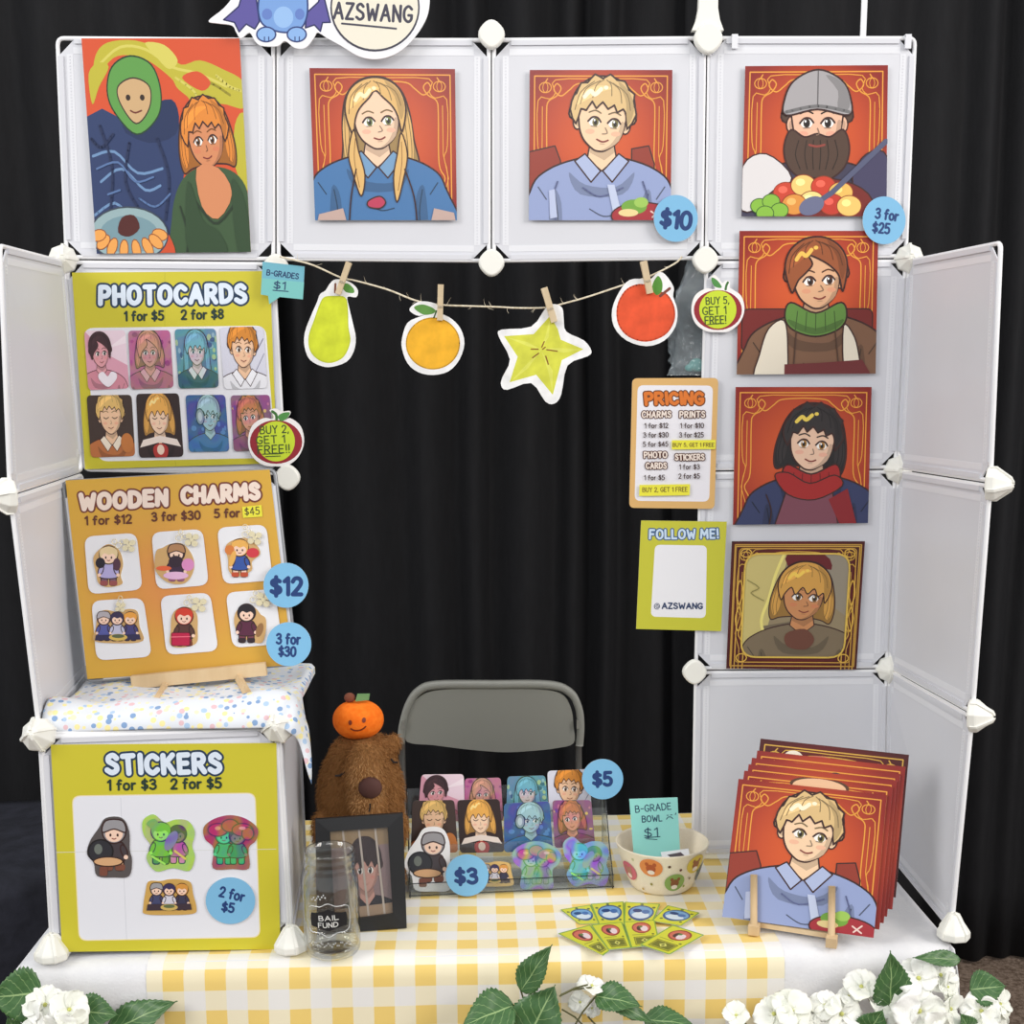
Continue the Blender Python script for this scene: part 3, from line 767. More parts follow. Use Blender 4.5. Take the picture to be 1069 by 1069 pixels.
panel(('W3', 'W4', 'X4', 'X3'), 'white grid panel standing on the table behind the stack of prints')
panel(('LU', 'U0', 'V0', 'LV'), 'upper white side panel of the left tower, angled beside the photocards poster')
panel(('LV', 'V0', 'W0', 'LW'), 'lower white side panel of the left tower, angled beside the charms poster')
panel(('LW', 'W0', 'X0', 'LX'), 'left side panel of the white cube under the floral cloth')
panel(('U4', 'RU', 'RV', 'V4'), 'upper white side panel of the right tower, angled out at the top')
panel(('V4', 'RV', 'RW', 'W4'), 'middle white side panel of the right tower, angled out')
panel(('W4', 'RW', 'RX', 'X4'), 'bottom white side panel of the right tower, standing by the stack of prints')
panel(('LW', 'FW', 'FX', 'LX'), 'white grid panel behind the green stickers poster, front of the cube')
panel(('W0', 'W1', 'FW', 'LW'), 'top panel of the white cube, under the floral cloth')
panel(('FW', 'W1', 'X1', 'FX'), 'right side panel of the white cube, beside the plush and the glass jar')

# ------------------------------------------------------------------ plastic corner connectors
def conn_diamond(label, loc, wdt=0.028):
    t = thing('connector', label, 'connector', loc, 'plastic corner connectors')
    x, y, z = loc
    o = rnd([(0, -wdt * 1.12), (wdt * 1.08, 0), (0, wdt * 1.12), (-wdt * 1.08, 0)], wdt * .75, 6)
    c = MB(); n = V((0, -1, 0))
    rings = [[V((x + a * s, y - d, z + b_ * s)) for a, b_ in o] for s, d in ((1, .006), (1.0, .013), (.93, .0165), (.84, .0178))]
    c.grid(rings, 0, False, None, closed_v=True); c.fan(range(len(c.v) - len(o), len(c.v)))
    build('cap', c, M['snap'], t)
    h = MB()
    for dx, dz in ((1, 0), (-1, 0), (0, 1), (0, -1)):
        h.box((x + dx * .009, y + .0005, z + dz * .009), (.004 + abs(dx) * .005, 0, 0), (0, .0085, 0), (0, 0, .004 + abs(dz) * .005))
    build('hub', h, M['snap'], t)
    return t
def conn_facet(label, loc, axis, size=0.027, hgt=0.034, spin=0.0):
    """ribbed pyramid cap whose apex points along axis"""
    loc = V(loc); t = thing('connector', label, 'connector', loc, 'plastic corner connectors')
    ax = V(axis).normalized(); u = ax.orthogonal().normalized(); w_ = ax.cross(u)
    u, w_ = u * math.cos(spin) + w_ * math.sin(spin), w_ * math.cos(spin) - u * math.sin(spin)
    c = MB(); k = 8
    prof = ((.55, -.012), (.96, -.010), (1.0, -.007), (1.0, .001), (.95, .004), (.36, hgt * .9), (.28, hgt * .98), (.1, hgt))
    def oct_(s): return [loc + (u * math.cos(2 * PI * j / k) + w_ * math.sin(2 * PI * j / k)) * size * s for j in range(k)]
    rings = [[p + ax * d for p in oct_(s)] for s, d in prof]
    c.grid(rings, 0, False, None, closed_v=True); c.fan(range(len(c.v) - k, len(c.v))); c.fan(reversed(range(0, k)))
    bevel(build('cap', c, M['snap'], t), .0012, 2)
    r = MB()
    for j in range(4):
        a = PI / 2 * j + PI / 4; d = u * math.cos(a) + w_ * math.sin(a); sd = ax.cross(d)
        o = [loc + d * size * 1.04 - ax * .006, loc + d * size * 1.04 + ax * .004, loc + d * size * .42 + ax * hgt * .98, loc + d * .004 + ax * (hgt + .003), loc + d * .004 - ax * .006]
        r.prism([p - sd * .0022 for p in o], sd, 0, .0044)
    build('rib', r, M['snap'], t)
    return t
Y_ = -0.002
for u, v, lb in ((513, 38, 'white diamond connector at the top edge between the long-haired and short blond portraits'),
                 (738, 42, 'white diamond connector at the top edge under the upright white strap'),
                 (513, 275, 'white diamond connector above the fruit garland, at the middle of the garland span'),
                 (735, 272, 'white diamond connector just above the small paper apple sign reading BUY 5'),
                 (289, 280, 'white diamond connector behind the blue B-grades note'),
                 (301, 498, 'white diamond connector at the top right corner of the charms poster'),
                 (724, 700, 'white diamond connector at lower left of the cream-haired portrait print')):
    conn_diamond(lb, B(u, v, Y_), 0.0275 if u != 738 else 0.03)
for key, ax, lb in (('U0', (.25, -1, .05), 'ribbed white connector in the inner corner above the photocards poster'),
                    ('U4', (-.15, -1, .05), 'ribbed white connector in the inner corner right of the 3 for $25 price dot'),
                    ('V4', (-.15, -1, 0), 'ribbed white connector in the inner corner right of the black-haired portrait print'),
                    ('W4', (-.15, -1, 0), 'ribbed white connector in the inner corner right of the cream-haired portrait print')):
    p = NB[key] + V((0, -0.006, 0)); conn_facet(lb, p, ax, 0.025, 0.022)
for key, ax, lb, sp in (('LV', (-.75, -.5, .0), 'ribbed white connector on the outer edge of the left side panels', .2),
                    ('RV', (.75, -.45, .0), 'ribbed white connector on the outer edge of the right side panels, upper one', .4),
                    ('RW', (.75, -.45, .05), 'ribbed white connector on the outer edge of the right side panels, lower one', .6),
                    ('LW', (-.1, -.9, .35), 'ribbed white connector at the top left corner of the cube', .3),
                    ('FW', (-.12, -.9, .35), 'ribbed white connector at the top right corner of the cube', .3)):
    p = NB[key] + V(ax).normalized() * 0.004; conn_facet(lb, p, ax, 0.027, 0.026, sp)
for u, v, lb in ((55, 1002, 'ribbed white foot connector at the bottom left corner of the cube'),
                 (304, 993, 'ribbed white foot connector at the bottom right corner of the cube, by the glass jar'),
                 (995, 980, 'ribbed white foot connector under the right tower at the table corner')):
    p = on(u, v, 2, TZ + 0.002); conn_facet(lb, p + V((0, 0, 0.012)), (0, 0.05, 1), 0.0265, 0.030, .5)

# upright white strap above a connector, thin pole, clips on the last top panel
p = B(738, 30, -0.004); mb = MB(); P = []
for k, (hw, dz) in enumerate(((.027, -.005), (.02, .012), (.0165, .03), (.0155, .09), (.0155, .22), (.0155, .40))):
    P.append([p + V((sx_ * hw, sy_, dz)) for sx_, sy_ in ((-1, -.010), (1, -.010), (1, .004), (-1, .004))])
mb.grid(P, 0, False, None, closed_v=True); mb.fan(range(3, -1, -1)); mb.fan(range(len(mb.v) - 4, len(mb.v)))
tag(build('strap', mb, M['snap']), 'upright white plastic strap rising above the top row of panels', 'strap')
p = B(901, 36, 0.02); mb = MB(); mb.tube([p + V((0, 0, -.03)), p + V((0, 0, .45))], 0.0052, 12)
tag(build('pole', mb, M['wire']), 'thin white pole rising behind the top right panel', 'pole')
for u, lb in ((767, 'small white clip on the top edge of the top right panel, left one'), (948, 'small white clip on the top edge of the top right panel, right one')):
    p = B(u, 44, -0.006); mb = MB(); mb.box(p, (.0052, 0, 0), (0, .0022, 0), (0, 0, .0105)); mb.box(p + V((0, .006, .0105)), (.0052, 0, 0), (0, .008, 0), (0, 0, .002))
    tag(build('clip', mb, M['hem']), lb, 'clip', 'white clips on the top right panel')

# ================================================================== prints on the panels
NB_ = V((0, -1, 0))
PRN = 'character portrait prints on the right tower and top row'
def back_quad(c, y): return [B(u, v, y) for u, v in c]
def print_on(c, y, label, draw, dark=False, group='square portrait prints on the panels', t=0.0012, pts=None):
    a = Art(qm(pts or back_quad(c, y)))
    a.base(rect(0, 0, 100, 100), (150, 30, 22), t)
    a.mb.m and None
    red_card(a, dark)
    draw(a)
    return a.make('art_print', label, 'print', group, 'gloss_ink')
def art_longhair(a):
    bust(a, 45, 33, 15.5, (226, 182, 112), (246, 208, 176), (72, 120, 172), 'long', .075, (118, 158, 196), .6, hl=(250, 236, 190), fringe='part', tilt=-.07, iris=(110, 120, 60))
    for q in ([(29, 40), (25, 56), (28, 70), (33, 84), (36, 70), (32, 54)], [(62, 42), (66, 56), (63, 72), (58, 88), (56, 72), (59, 56)]): a.outlined(q, (226, 182, 112), .9, INK, 4)
    for q in ([(30, 46), (29, 60), (32, 78)], [(62, 48), (62, 62), (59, 80)]): a.line(q, .6, (160, 116, 62), 4)
    a.outlined([(38, 87), (46, 84), (50, 88), (46, 92), (38, 91)], (190, 60, 90), .9, INK, 4)
    a.line([(30, 66), (26, 84), (24, 103)], 1.0, INK, 4); a.line([(64, 66), (70, 84), (72, 103)], 1.0, INK, 4)
    a.poly([(3, 96), (20, 92), (22, 100), (2, 100)], (196, 168, 158)); a.poly([(84, 92), (98, 95), (99, 100), (82, 100)], (196, 168, 158))
def art_blond(a):
    a.outlined([(0, 54), (18, 50), (22, 60), (22, 100), (0, 100)], (150, 58, 42), .9, INK, 0); a.outlined([(72, 52), (84, 50), (88, 62), (88, 100), (72, 100)], (150, 58, 42), .9, INK, 0)
    bust(a, 51, 33, 16.5, (224, 190, 132), (246, 210, 172), (150, 164, 206), 'short', .075, (176, 188, 222), .8, hl=(255, 246, 214), fringe='tousled', tilt=.1, iris=(120, 110, 60))
    for x in (20, 80): a.line([(x, 74), (x - 4 if x < 50 else x + 4, 88), (x, 103)], 1.0, (92, 100, 140), 4)
    a.line([(38, 78), (50, 84), (66, 78)], 1.0, (96, 104, 146), 4); a.poly([(55, 76), (60, 76), (66, 98), (60, 98)], (196, 206, 232)); a.poly([(14, 80), (18, 79), (20, 98), (15, 99)], (188, 198, 228))
    a.outlined(ellp(80, 97, 22, 9), (168, 48, 56), .9, INK, 0); a.ell(74, 91, 9, 5, (118, 168, 62)); a.ell(79, 88, 5, 3.5, (160, 200, 90)); a.ell(70, 95, 7, 2.6, (236, 214, 150))
    a.line([(86, 94), (92, 98)], 1.1, (240, 210, 200)); a.line([(92, 93), (87, 98)], 1.1, (240, 210, 200))
def art_beard(a):
    bust(a, 51, 36, 17.5, (84, 62, 50), (238, 190, 160), (66, 62, 84), 'short', .07, None, 0, cap=(170, 166, 168), beard=(84, 62, 50))
    a.outlined([(0, 66), (16, 58), (34, 74), (20, 90), (0, 96)], (226, 222, 222), .9, INK, 4); a.outlined([(100, 60), (86, 58), (76, 74), (84, 92), (100, 96)], (70, 66, 96), .9, INK, 4)
    a.outlined(ellp(53, 93, 38, 19), (120, 40, 34), .9, INK, 0)
    for x, y, c in ((30, 84, (206, 70, 48)), (42, 79, (240, 206, 120)), (56, 80, (206, 66, 44)), (68, 84, (236, 190, 96)), (48, 90, (244, 222, 140)), (62, 92, (196, 60, 44)), (74, 93, (240, 200, 110)), (36, 92, (226, 150, 66))):
        a.outlined(ellp(x, y, 8.5, 7), c, .6, (150, 60, 30), 0); a.ell(x - 2, y - 2, 3.2, 2.4, tuple(min(255, k + 40) for k in c))
    for x, y in ((12, 93), (20, 90), (26, 96), (16, 98)): a.outlined(ellp(x, y, 6, 5), (138, 190, 66), .6, (60, 100, 40), 0)
    a.line([(50, 92), (62, 84), (99, 50)], 3.6, (88, 92, 120)); a.ell(48, 93, 9, 6, (108, 112, 142), -.4)
def art_scarf(a):
    a.outlined(rnd(rect(3, 54, 97, 84), 5), (120, 38, 34), .9, INK, 0); a.line([(50, 54), (50, 84)], .8, INK)
    bust(a, 56, 33, 16.5, (154, 84, 46), (226, 176, 136), (128, 92, 68), 'short', .075, None, .8, scarf=(98, 140, 62), hl=(240, 196, 90), fringe='side', tilt=-.06)
    a.outlined([(33, 62), (22, 68), (16, 86), (13, 103), (34, 103), (36, 80)], (236, 226, 206), .9, INK, 4); a.outlined([(76, 66), (84, 74), (88, 90), (90, 103), (78, 103)], (236, 226, 206), .9, INK, 4)
    a.line([(42, 70), (40, 103)], .9, (80, 54, 40)); a.line([(70, 70), (74, 103)], .9, (80, 54, 40)); a.poly([(34, 93), (60, 92), (90, 90), (96, 100), (34, 101)], (112, 44, 44))
def art_black(a):
    bust(a, 57, 40, 16, (52, 46, 46), (240, 200, 172), (54, 62, 100), 'bob', .075, None, .3, scarf=(166, 38, 36), hl=(240, 210, 90), fringe='tousled', tilt=.12, iris=(170, 120, 50))
    a.outlined([(40, 72), (72, 72), (78, 103), (30, 103)], (126, 72, 86), .9, INK, 0)
    a.outlined([(30, 64), (40, 62), (56, 70), (74, 64), (80, 72), (60, 82), (40, 78)], (166, 38, 36), .9, INK, 4)
    a.poly([(70, 82), (84, 74), (92, 103), (80, 103)], (140, 34, 40)); a.line([(24, 78), (28, 90), (26, 103)], .9, INK, 4)
def art_cream(a):
    a.clip = rnd(rect(11, 10, 89, 90), 12)
    a.grad(rect(0, 0, 1, 1), lambda u, v: (0, 0, 0), 1)
    a.poly(rect(10, 9, 90, 91), (150, 134, 104)); a.poly([(8, 8), (44, 8), (36, 40), (30, 66), (34, 92), (8, 92)], (206, 190, 120)); a.poly([(26, 66), (60, 60), (88, 78), (88, 92), (24, 92)], (120, 106, 84)); a.poly([(70, 9), (92, 9), (92, 60), (78, 50)], (150, 140, 122))
    a.line([(40, 9), (34, 26), (30, 44), (25, 62), (30, 78), (36, 92)], 2.2, (240, 226, 130), 4)
    a.poly([(42, 10), (70, 10), (76, 22), (60, 18), (46, 22)], (104, 26, 30), 3)
    bust(a, 56, 42, 15, (214, 160, 76), (206, 142, 92), (126, 110, 86), 'bob', .06, None, .9, hl=(248, 208, 90), fringe='bowl', tilt=.08)
    a.poly([(44, 72), (58, 68), (66, 76), (60, 84), (46, 82)], (110, 66, 50), 4)
    a.line([(13, 30), (22, 36), (16, 40), (26, 46)], .8, (150, 140, 80), 3)
    a.clip = None
    a.line(rnd(rect(10.5, 9.5, 89.5, 90.5), 12), 1.3, (226, 190, 84), 0, True); a.line(rect(2.6, 2.6, 97.4, 97.4), 1.0, (196, 150, 66), 0, True)
    a.line(rnd(rect(6, 5.5, 94, 94.5), 3), .8, (206, 158, 68), 0, True)
    for x in (7.5, 92.5):
        a.line([(x, 30), (x - 2.4, 40), (x, 50), (x + 2.4, 60), (x, 70), (x - 2.4, 60), (x, 50), (x + 2.4, 40)], .9, (226, 180, 76), 3, True)
    for x in (11, 89):
        for y in (9, 91): a.line(ellp(x, y, 4, 3.2, 12), .8, (226, 180, 76), 0, True)
YP = -0.0085
print_on(((323, 71), (475, 72), (477, 230), (329, 230)), YP, 'square red print of a long-haired blonde portrait in blue, top row', art_longhair)
print_on(((553, 73), (702, 73), (700, 230), (552, 230)), YP, 'square red print of a short blond portrait in grey, on the top row', art_blond)
print_on(((778, 69), (927, 68), (925, 226), (774, 226)), YP, 'square red print of a bearded portrait with a pan of food, top right', art_beard)
print_on(((772, 241), (917, 241), (914, 390), (769, 391)), YP, 'square red print of a brown-haired portrait in a green scarf', art_scarf)
print_on(((768, 404), (910, 404), (906, 546), (765, 548)), YP, 'square red print of a black-haired portrait in a red scarf', art_black)
print_on(((764, 565), (903, 565), (894, 699), (758, 698)), YP, 'square print of a cream and gold portrait in a dark ornate border', art_cream, True)

# tall print of two figures
a = Art(qm(back_quad(((85, 40), (250, 40), (262, 263), (101, 265)), YP)))
a.base(rect(0, 0, 100, 100), (212, 84, 46), .0012); a.clip = rect(0, 0, 100, 100)
a.poly(rect(0, 0, 100, 100), (214, 84, 46))
sm = (192, 182, 56); sm2 = (214, 204, 96)
a.poly([(8, 8), (16, 2), (34, 1), (52, 6), (62, 12), (74, 10), (88, 14), (101, 20), (101, 32), (86, 30), (74, 34), (62, 24), (52, 16), (38, 9), (22, 8), (12, 14), (6, 18)], sm, 4)
a.line([(10, 12), (24, 4), (40, 5), (56, 13), (72, 16), (90, 22)], 1.3, sm2, 4); a.line([(66, 24), (78, 20), (92, 26)], 1.3, (150, 140, 40), 4)
a.poly([(40, 2), (52, 3), (60, 10), (54, 14), (46, 8)], sm2, 4); a.poly([(56, 14), (70, 20), (78, 30), (72, 38), (62, 34), (66, 28), (58, 22)], sm, 4); a.poly([(62, 18), (72, 15), (80, 20), (74, 24)], (214, 84, 46), 4)
a.line([(58, 18), (70, 25), (70, 34)], 1.2, sm2, 4); a.line([(84, 17), (92, 22), (99, 24)], 1.4, sm2, 4); a.poly([(3, 16), (10, 11), (16, 13), (9, 22), (4, 30)], sm, 4)
a.poly([(94, 40), (101, 36), (101, 70), (93, 60)], sm, 4); a.poly([(70, 101), (76, 93), (90, 95), (101, 90), (101, 101)], sm, 4)
a.poly([(-1, 36), (10, 32), (30, 40), (48, 30), (58, 34), (60, 60), (52, 102), (-1, 102)], (46, 62, 104), 0)
a.poly([(22, 40), (50, 28), (58, 32), (56, 44), (38, 48)], (36, 50, 88), 3)
a.outlined([(18, 34), (14, 24), (18, 13), (30, 8), (43, 12), (48, 24), (45, 36), (31, 44)], (96, 156, 74), .8, (38, 66, 44), 5)
a.outlined([(22, 30), (21, 22), (31, 18), (41, 22), (40, 32), (31, 39)], (206, 170, 124), .7, (60, 50, 40), 5)
for x in (27, 36): a.ell(x, 27, 1.5, 1.4, (50, 36, 30))
a.line([(28, 33), (31, 34), (35, 33)], .8, (110, 50, 40), 3)
for pts in (((2, 54), (16, 52), (30, 62), (46, 60)), ((6, 66), (20, 60), (34, 70), (44, 68)), ((0, 82), (14, 76), (24, 84))): a.line(pts, 1.3, (112, 146, 188), 4)
a.poly([(52, 102), (50, 84), (56, 68), (68, 60), (86, 60), (97, 66), (101, 78), (101, 102)], (62, 88, 56), 4)
bust(a, 75, 46, 11, (226, 138, 54), (214, 140, 96), (62, 88, 56), 'bob', .07, None, -.3, belly=False, fringe='tousled', tilt=-.1)
a.poly([(68, 60), (82, 60), (90, 72), (80, 84), (70, 78)], (214, 140, 96), 3)
a.line([(62, 70), (70, 80), (80, 86), (96, 72)], 1.2, (40, 56, 38), 4); a.line([(56, 78), (60, 92), (58, 101)], 1.0, (40, 56, 38), 3)
for pts in (((8, 40), (14, 60), (10, 84)), ((26, 48), (22, 66), (30, 80)), ((44, 46), (50, 64), (46, 84)), ((2, 46), (8, 50), (16, 44))): a.line(pts, 1.4, (34, 46, 82), 4)
for pts in (((4, 60), (18, 57), (28, 66), (40, 64)), ((30, 74), (40, 78), (50, 72)), ((10, 72), (18, 70))): a.line(pts, 1.0, (88, 116, 164), 4)
a.poly([(30, 100), (40, 86), (48, 92), (50, 102)], (206, 80, 44), 4)
a.poly([(62, 66), (70, 84), (80, 90), (84, 101), (60, 101)], (50, 74, 46), 4); a.poly([(90, 66), (98, 76), (100, 101), (92, 101)], (50, 74, 46), 4)
a.outlined(ellp(22, 91, 25, 13), (150, 176, 180), .8, (60, 70, 84), 0); a.ell(22, 91, 19, 9, (120, 152, 162))
for k in range(8):
    t = PI * (.05 + .9 * k / 7); x, y = 22 + 20 * math.cos(t), 90 + 8.5 * math.sin(t); a.outlined(ellp(x, y, 5, 2.8, 12, t), (236, 164, 84), .5, (150, 80, 40), 0)
a.poly([(15, 90), (18, 83), (26, 82), (29, 88), (22, 92)], (82, 34, 30), 3)
a.make('art_print', 'tall orange print of two figures and a plate, at the top left corner', 'print', None, 'gloss_ink')

# ================================================================== round price dots
BLUE = (126, 186, 224); NAVY = (34, 62, 118)
def dot(cx, cy, rx, ry, lines, label, fn=None, y=-0.0135, m='ink', t=0.0012):
    a = Art(fn or zp((0, 0, 1), B(cx, cy, y), NB_))
    a.base(ellp(cx, cy, rx, ry, 40), BLUE, t)
    for s, x, yy, wd, h, sw, an in lines: a.text(s, x, yy, wd, h, sw, NAVY, an)
    return a.make('price_dot', label, 'price tag', 'round blue price dots', m)
dot(705.5, 228, 23, 24.5, [('$10', 706, 229, 30, 17, 4.4, .12)], 'round blue price dot reading $10, beside the short blond portrait print')
dot(923, 230, 22.5, 25, [('3 for', 926, 224, 23, 10, 2.3, .14), ('$25', 920, 238, 17, 10, 2.2, .1)], 'round blue price dot reading 3 for $25, under the bearded portrait print')

# ================================================================== green photocards poster with its cards
Z3 = (0, 240, .31806)
fn3 = zp(Z3, B(180, 380, -0.0075), NB_)
GRN = (206, 196, 54)
a = Art(fn3); a.base([(236, 140), (886, 135), (910, 766), (279, 786)], GRN, .0008)
a.line([(541, 140), (541, 320)], 2, (186, 178, 50)); a.line([(575, 758), (578, 776)], 2, (186, 178, 50))
a.poly(rnd([(274, 322), (872, 314), (905, 748), (322, 760)], 34), (232, 232, 238))
a.text('PHOTOCARDS', 567, 212, 474, 54, 16.5, (222, 234, 248), -.015, (36, 58, 84), 30, .07, .36)
a.text('1 for $5', 473, 282, 126, 29, 6.6, (38, 58, 50), -.02); a.text('2 for $8', 664, 277, 136, 29, 6.6, (38, 58, 50), -.02)
a.make('poster', 'green poster headed PHOTOCARDS on the left tower', 'poster')
def card(c, label, bgc, draw, fn, group, lift, m='gloss_ink', t=.0006, r=9, name='photocard'):
    """a rounded card; c are its four corners in the poster's read coordinates"""
    cor = [fn(u, v, lift) for u, v in c]
    a = Art(qm(cor)); o = rnd(rect(0, 0, 100, 100), r)
    a.base(o, bgc, t); a.clip = o
    draw(a)
    return a.make(name, label, 'card', group, m)
def spark(a, cols, n, seed):
    rn = random.Random(seed)
    for _ in range(n):
        a.ell(rn.uniform(2, 98), rn.uniform(2, 98), rn.uniform(2, 7), rn.uniform(2, 6), cols[rn.randrange(len(cols))], 0, 8)
def c_pink(a):
    a.poly([(0, 0), (100, 0), (100, 60), (50, 40)], (238, 214, 226)); a.poly([(55, 30), (100, 8), (100, 22)], (246, 230, 238))
    bust(a, 36, 37, 20, (66, 40, 46), (226, 160, 168), (212, 140, 156), 'short', .06, None, .5, fringe='side', tilt=-.06)
    a.poly([(50, 96), (30, 84), (28, 74), (40, 70), (50, 78), (60, 70), (72, 74), (70, 84)], (240, 232, 240), 4)
def c_rose(a):
    spark(a, [(186, 90, 140), (226, 150, 180), (160, 70, 120)], 30, 4)
    bust(a, 48, 36, 21, (222, 150, 130), (222, 156, 150), (190, 104, 130), 'bob', .06, (226, 170, 180), 0, fringe='side')
def c_aqua(a):
    spark(a, [(70, 140, 160), (150, 190, 200), (60, 100, 130), (170, 200, 150)], 40, 5)
    bust(a, 50, 36, 20, (120, 180, 206), (222, 200, 206), (60, 90, 110), 'long', .06, (220, 226, 230), .2)
def c_amber(a):
    a.poly(rect(0, 0, 100, 100), (214, 214, 228)); a.line([(64, 60), (98, 20)], 2, (120, 120, 140)); a.line([(70, 80), (98, 44)], 1.6, (140, 140, 160))
    bust(a, 50, 34, 25, (212, 136, 50), (240, 196, 160), (232, 232, 238), 'short', .06, (240, 240, 246), .4, fringe='tousled', tilt=.06)
def c_dusk(a):
    bust(a, 50, 34, 23, (226, 186, 112), (238, 196, 160), (188, 112, 62), 'short', .06, (240, 226, 206), 0, eyes='shut', fringe='tousled'); a.ell(84, 78, 14, 16, (196, 120, 60))
def c_ember(a):
    bust(a, 50, 36, 22, (232, 172, 84), (244, 208, 178), (52, 34, 34), 'bob', .06, None, 0, eyes='shut', hl=(252, 226, 150)); a.poly([(12, 72), (50, 66), (88, 72), (96, 84), (50, 76), (4, 84)], (238, 222, 212)); a.poly([(34, 84), (50, 78), (66, 84), (62, 100), (38, 100)], (178, 50, 46), 3); a.ell(50, 88, 8, 8, (240, 210, 190))
def c_blue(a):
    spark(a, [(58, 90, 160), (90, 130, 200), (70, 70, 150)], 26, 6)
    bust(a, 56, 36, 21, (168, 200, 214), (168, 198, 212), (70, 110, 176), 'short', .06, None, .7); a.outlined(ellp(34, 38, 10, 14), (150, 160, 176), 2, (46, 52, 78), 0); a.ell(34, 38, 5, 8, (200, 210, 220))
def c_wine(a):
    spark(a, [(150, 80, 140), (200, 120, 150), (110, 70, 150), (230, 190, 110)], 34, 7)
    bust(a, 46, 38, 22, (206, 116, 80), (226, 150, 130), (150, 70, 110), 'bob', .06, None, -.5, fringe='tousled', tilt=-.1)
CARDS = [('pink photocard of a dark-haired bust with a heart', (222, 160, 180), c_pink, 'gloss_ink'), ('rose photocard of a fair-haired bust', (200, 112, 150), c_rose, 'holo_card'),
         ('aqua photocard of a blue-haired bust', (96, 150, 172), c_aqua, 'holo_card'), ('pale photocard of an amber-haired bust', (214, 214, 228), c_amber, 'gloss_ink'),
         ('dark photocard of a blond bust in an orange coat', (66, 50, 44), c_dusk, 'gloss_ink'), ('dark photocard of a blond bust with white shawl', (50, 34, 32), c_ember, 'gloss_ink'),
         ('blue photocard of a pale blue bust with headphones', (64, 86, 156), c_blue, 'holo_card'), ('wine-red photocard of an auburn-haired bust', (150, 84, 130), c_wine, 'holo_card')]
PC = [((277, 331), (412, 329), (425, 520), (291, 526)), ((421, 331), (559, 329), (571, 518), (431, 524)), ((573, 326), (709, 324), (719, 517), (588, 521)), ((721, 320), (864, 317), (878, 519), (737, 523)),
      ((285, 543), (433, 541), (445, 742), (299, 747)), ((447, 538), (588, 536), (604, 744), (457, 748)), ((609, 542), (740, 541), (754, 727), (621, 729)), ((757, 543), (886, 541), (898, 722), (768, 727))]
for q, (lb, bgc, dr, mm) in zip(PC, CARDS): card(q, lb + ', stuck on the green poster', bgc, dr, fn3, 'photocards on the poster', 0.0018, mm)

# small paper apples with offers
def apple_tag(fn, c, lines, label, lf, stem):
    (x, y, ro, rr_, rl) = c
    a = Art(fn)
    o = cm([(x - ro[0], y + 2), (x - ro[0] * .86, y - ro[1] * .62), (x - ro[0] * .45, y - ro[1] * .93), (x - .12 * ro[0], y - ro[1] * .9)] + lf + [(x + ro[0] * .5, y - ro[1] * .93), (x + ro[0] * .88, y - ro[1] * .6), (x + ro[0], y + 2), (x + ro[0] * .8, y + ro[1] * .62), (x + ro[0] * .4, y + ro[1] * .97), (x, y + ro[1]), (x - ro[0] * .45, y + ro[1] * .95), (x - ro[0] * .85, y + ro[1] * .6)], True, 4)
    a.base(o, (244, 240, 238), .0012)
    a.ell(x, y + 2, rr_[0], rr_[1], (150, 38, 48), 0, 32); a.ell(x, y, rl[0], rl[1], (200, 220, 50), 0, 32)
    a.line(stem[0], 9, (60, 110, 50), 3); a.poly(stem[1], (78, 142, 70), 4)
    for s, X, Y, wd, h, sw in lines: a.text(s, X, Y, wd, h, sw, (66, 84, 40), -.05)
    return a
a = apple_tag(zp(Z3, B(287, 461, -0.016), NB_), (906, 694, (92, 82), (86, 72), (62, 66)),
    [('BUY 2,', 900, 655, 92, 24, 4), ('GET 1', 888, 688, 92, 24, 4), ('FREE!!', 898, 720, 102, 26, 4)], '', [(895, 605), (885, 592), (905, 586), (925, 596), (950, 594), (952, 606), (934, 628)], [[(908, 622), (906, 606), (894, 596)], [(912, 612), (930, 600), (952, 600), (940, 620), (922, 628)]])
a.line([(862, 736), (925, 734)], 3, (66, 84, 40)); a.line([(872, 744), (920, 742)], 3, (66, 84, 40))
a.make('apple_tag', 'paper apple reading BUY 2, GET 1 FREE!! at the corner of the photocards poster', 'sign', 'paper apple offer signs')
ZC2 = (510, 265, .26193)
a = apple_tag(zp(ZC2, B(749, 320, -0.012), NB_), (914, 222, (106, 90), (96, 80), (74, 76)),
    [('BUY 5,', 912, 186, 90, 27, 4.6), ('GET 1', 900, 226, 92, 30, 4.6), ('FREE!', 904, 264, 82, 30, 4.6)], '', [(896, 120), (886, 96), (902, 84), (922, 104), (932, 116), (946, 106), (962, 112), (962, 134)], [[(945, 142), (948, 126), (954, 114)], [(890, 94), (912, 106), (930, 134), (904, 132), (890, 112)]])
a.line([(872, 282), (928, 276)], 3, (66, 84, 40))
a.make('apple_tag', 'paper apple reading BUY 5, GET 1 FREE! beside the green-scarf print', 'sign', 'paper apple offer signs')

# blue note cut like a speech bubble
a = Art(zp(Z3, B(294, 293, -0.022), NB_)); o = [(862, 104), (1000, 120), (994, 228), (918, 220), (884, 244), (880, 216), (856, 212)]
a.base(o, (112, 178, 196), .0008); a.poly([(860, 158), (998, 172), (994, 228), (918, 220), (884, 244), (880, 216), (856, 212)], (122, 194, 190))
a.text('B-GRADES', 928, 146, 104, 17, 3.6, (40, 66, 104), .13); a.text('$1', 918, 182, 36, 24, 3.8, (40, 66, 104), .1); a.line([(896, 198), (946, 202)], 3, (40, 66, 104))
a.make('paper_note', 'small blue paper note reading B-GRADES $1 at the top of the garland', 'note')

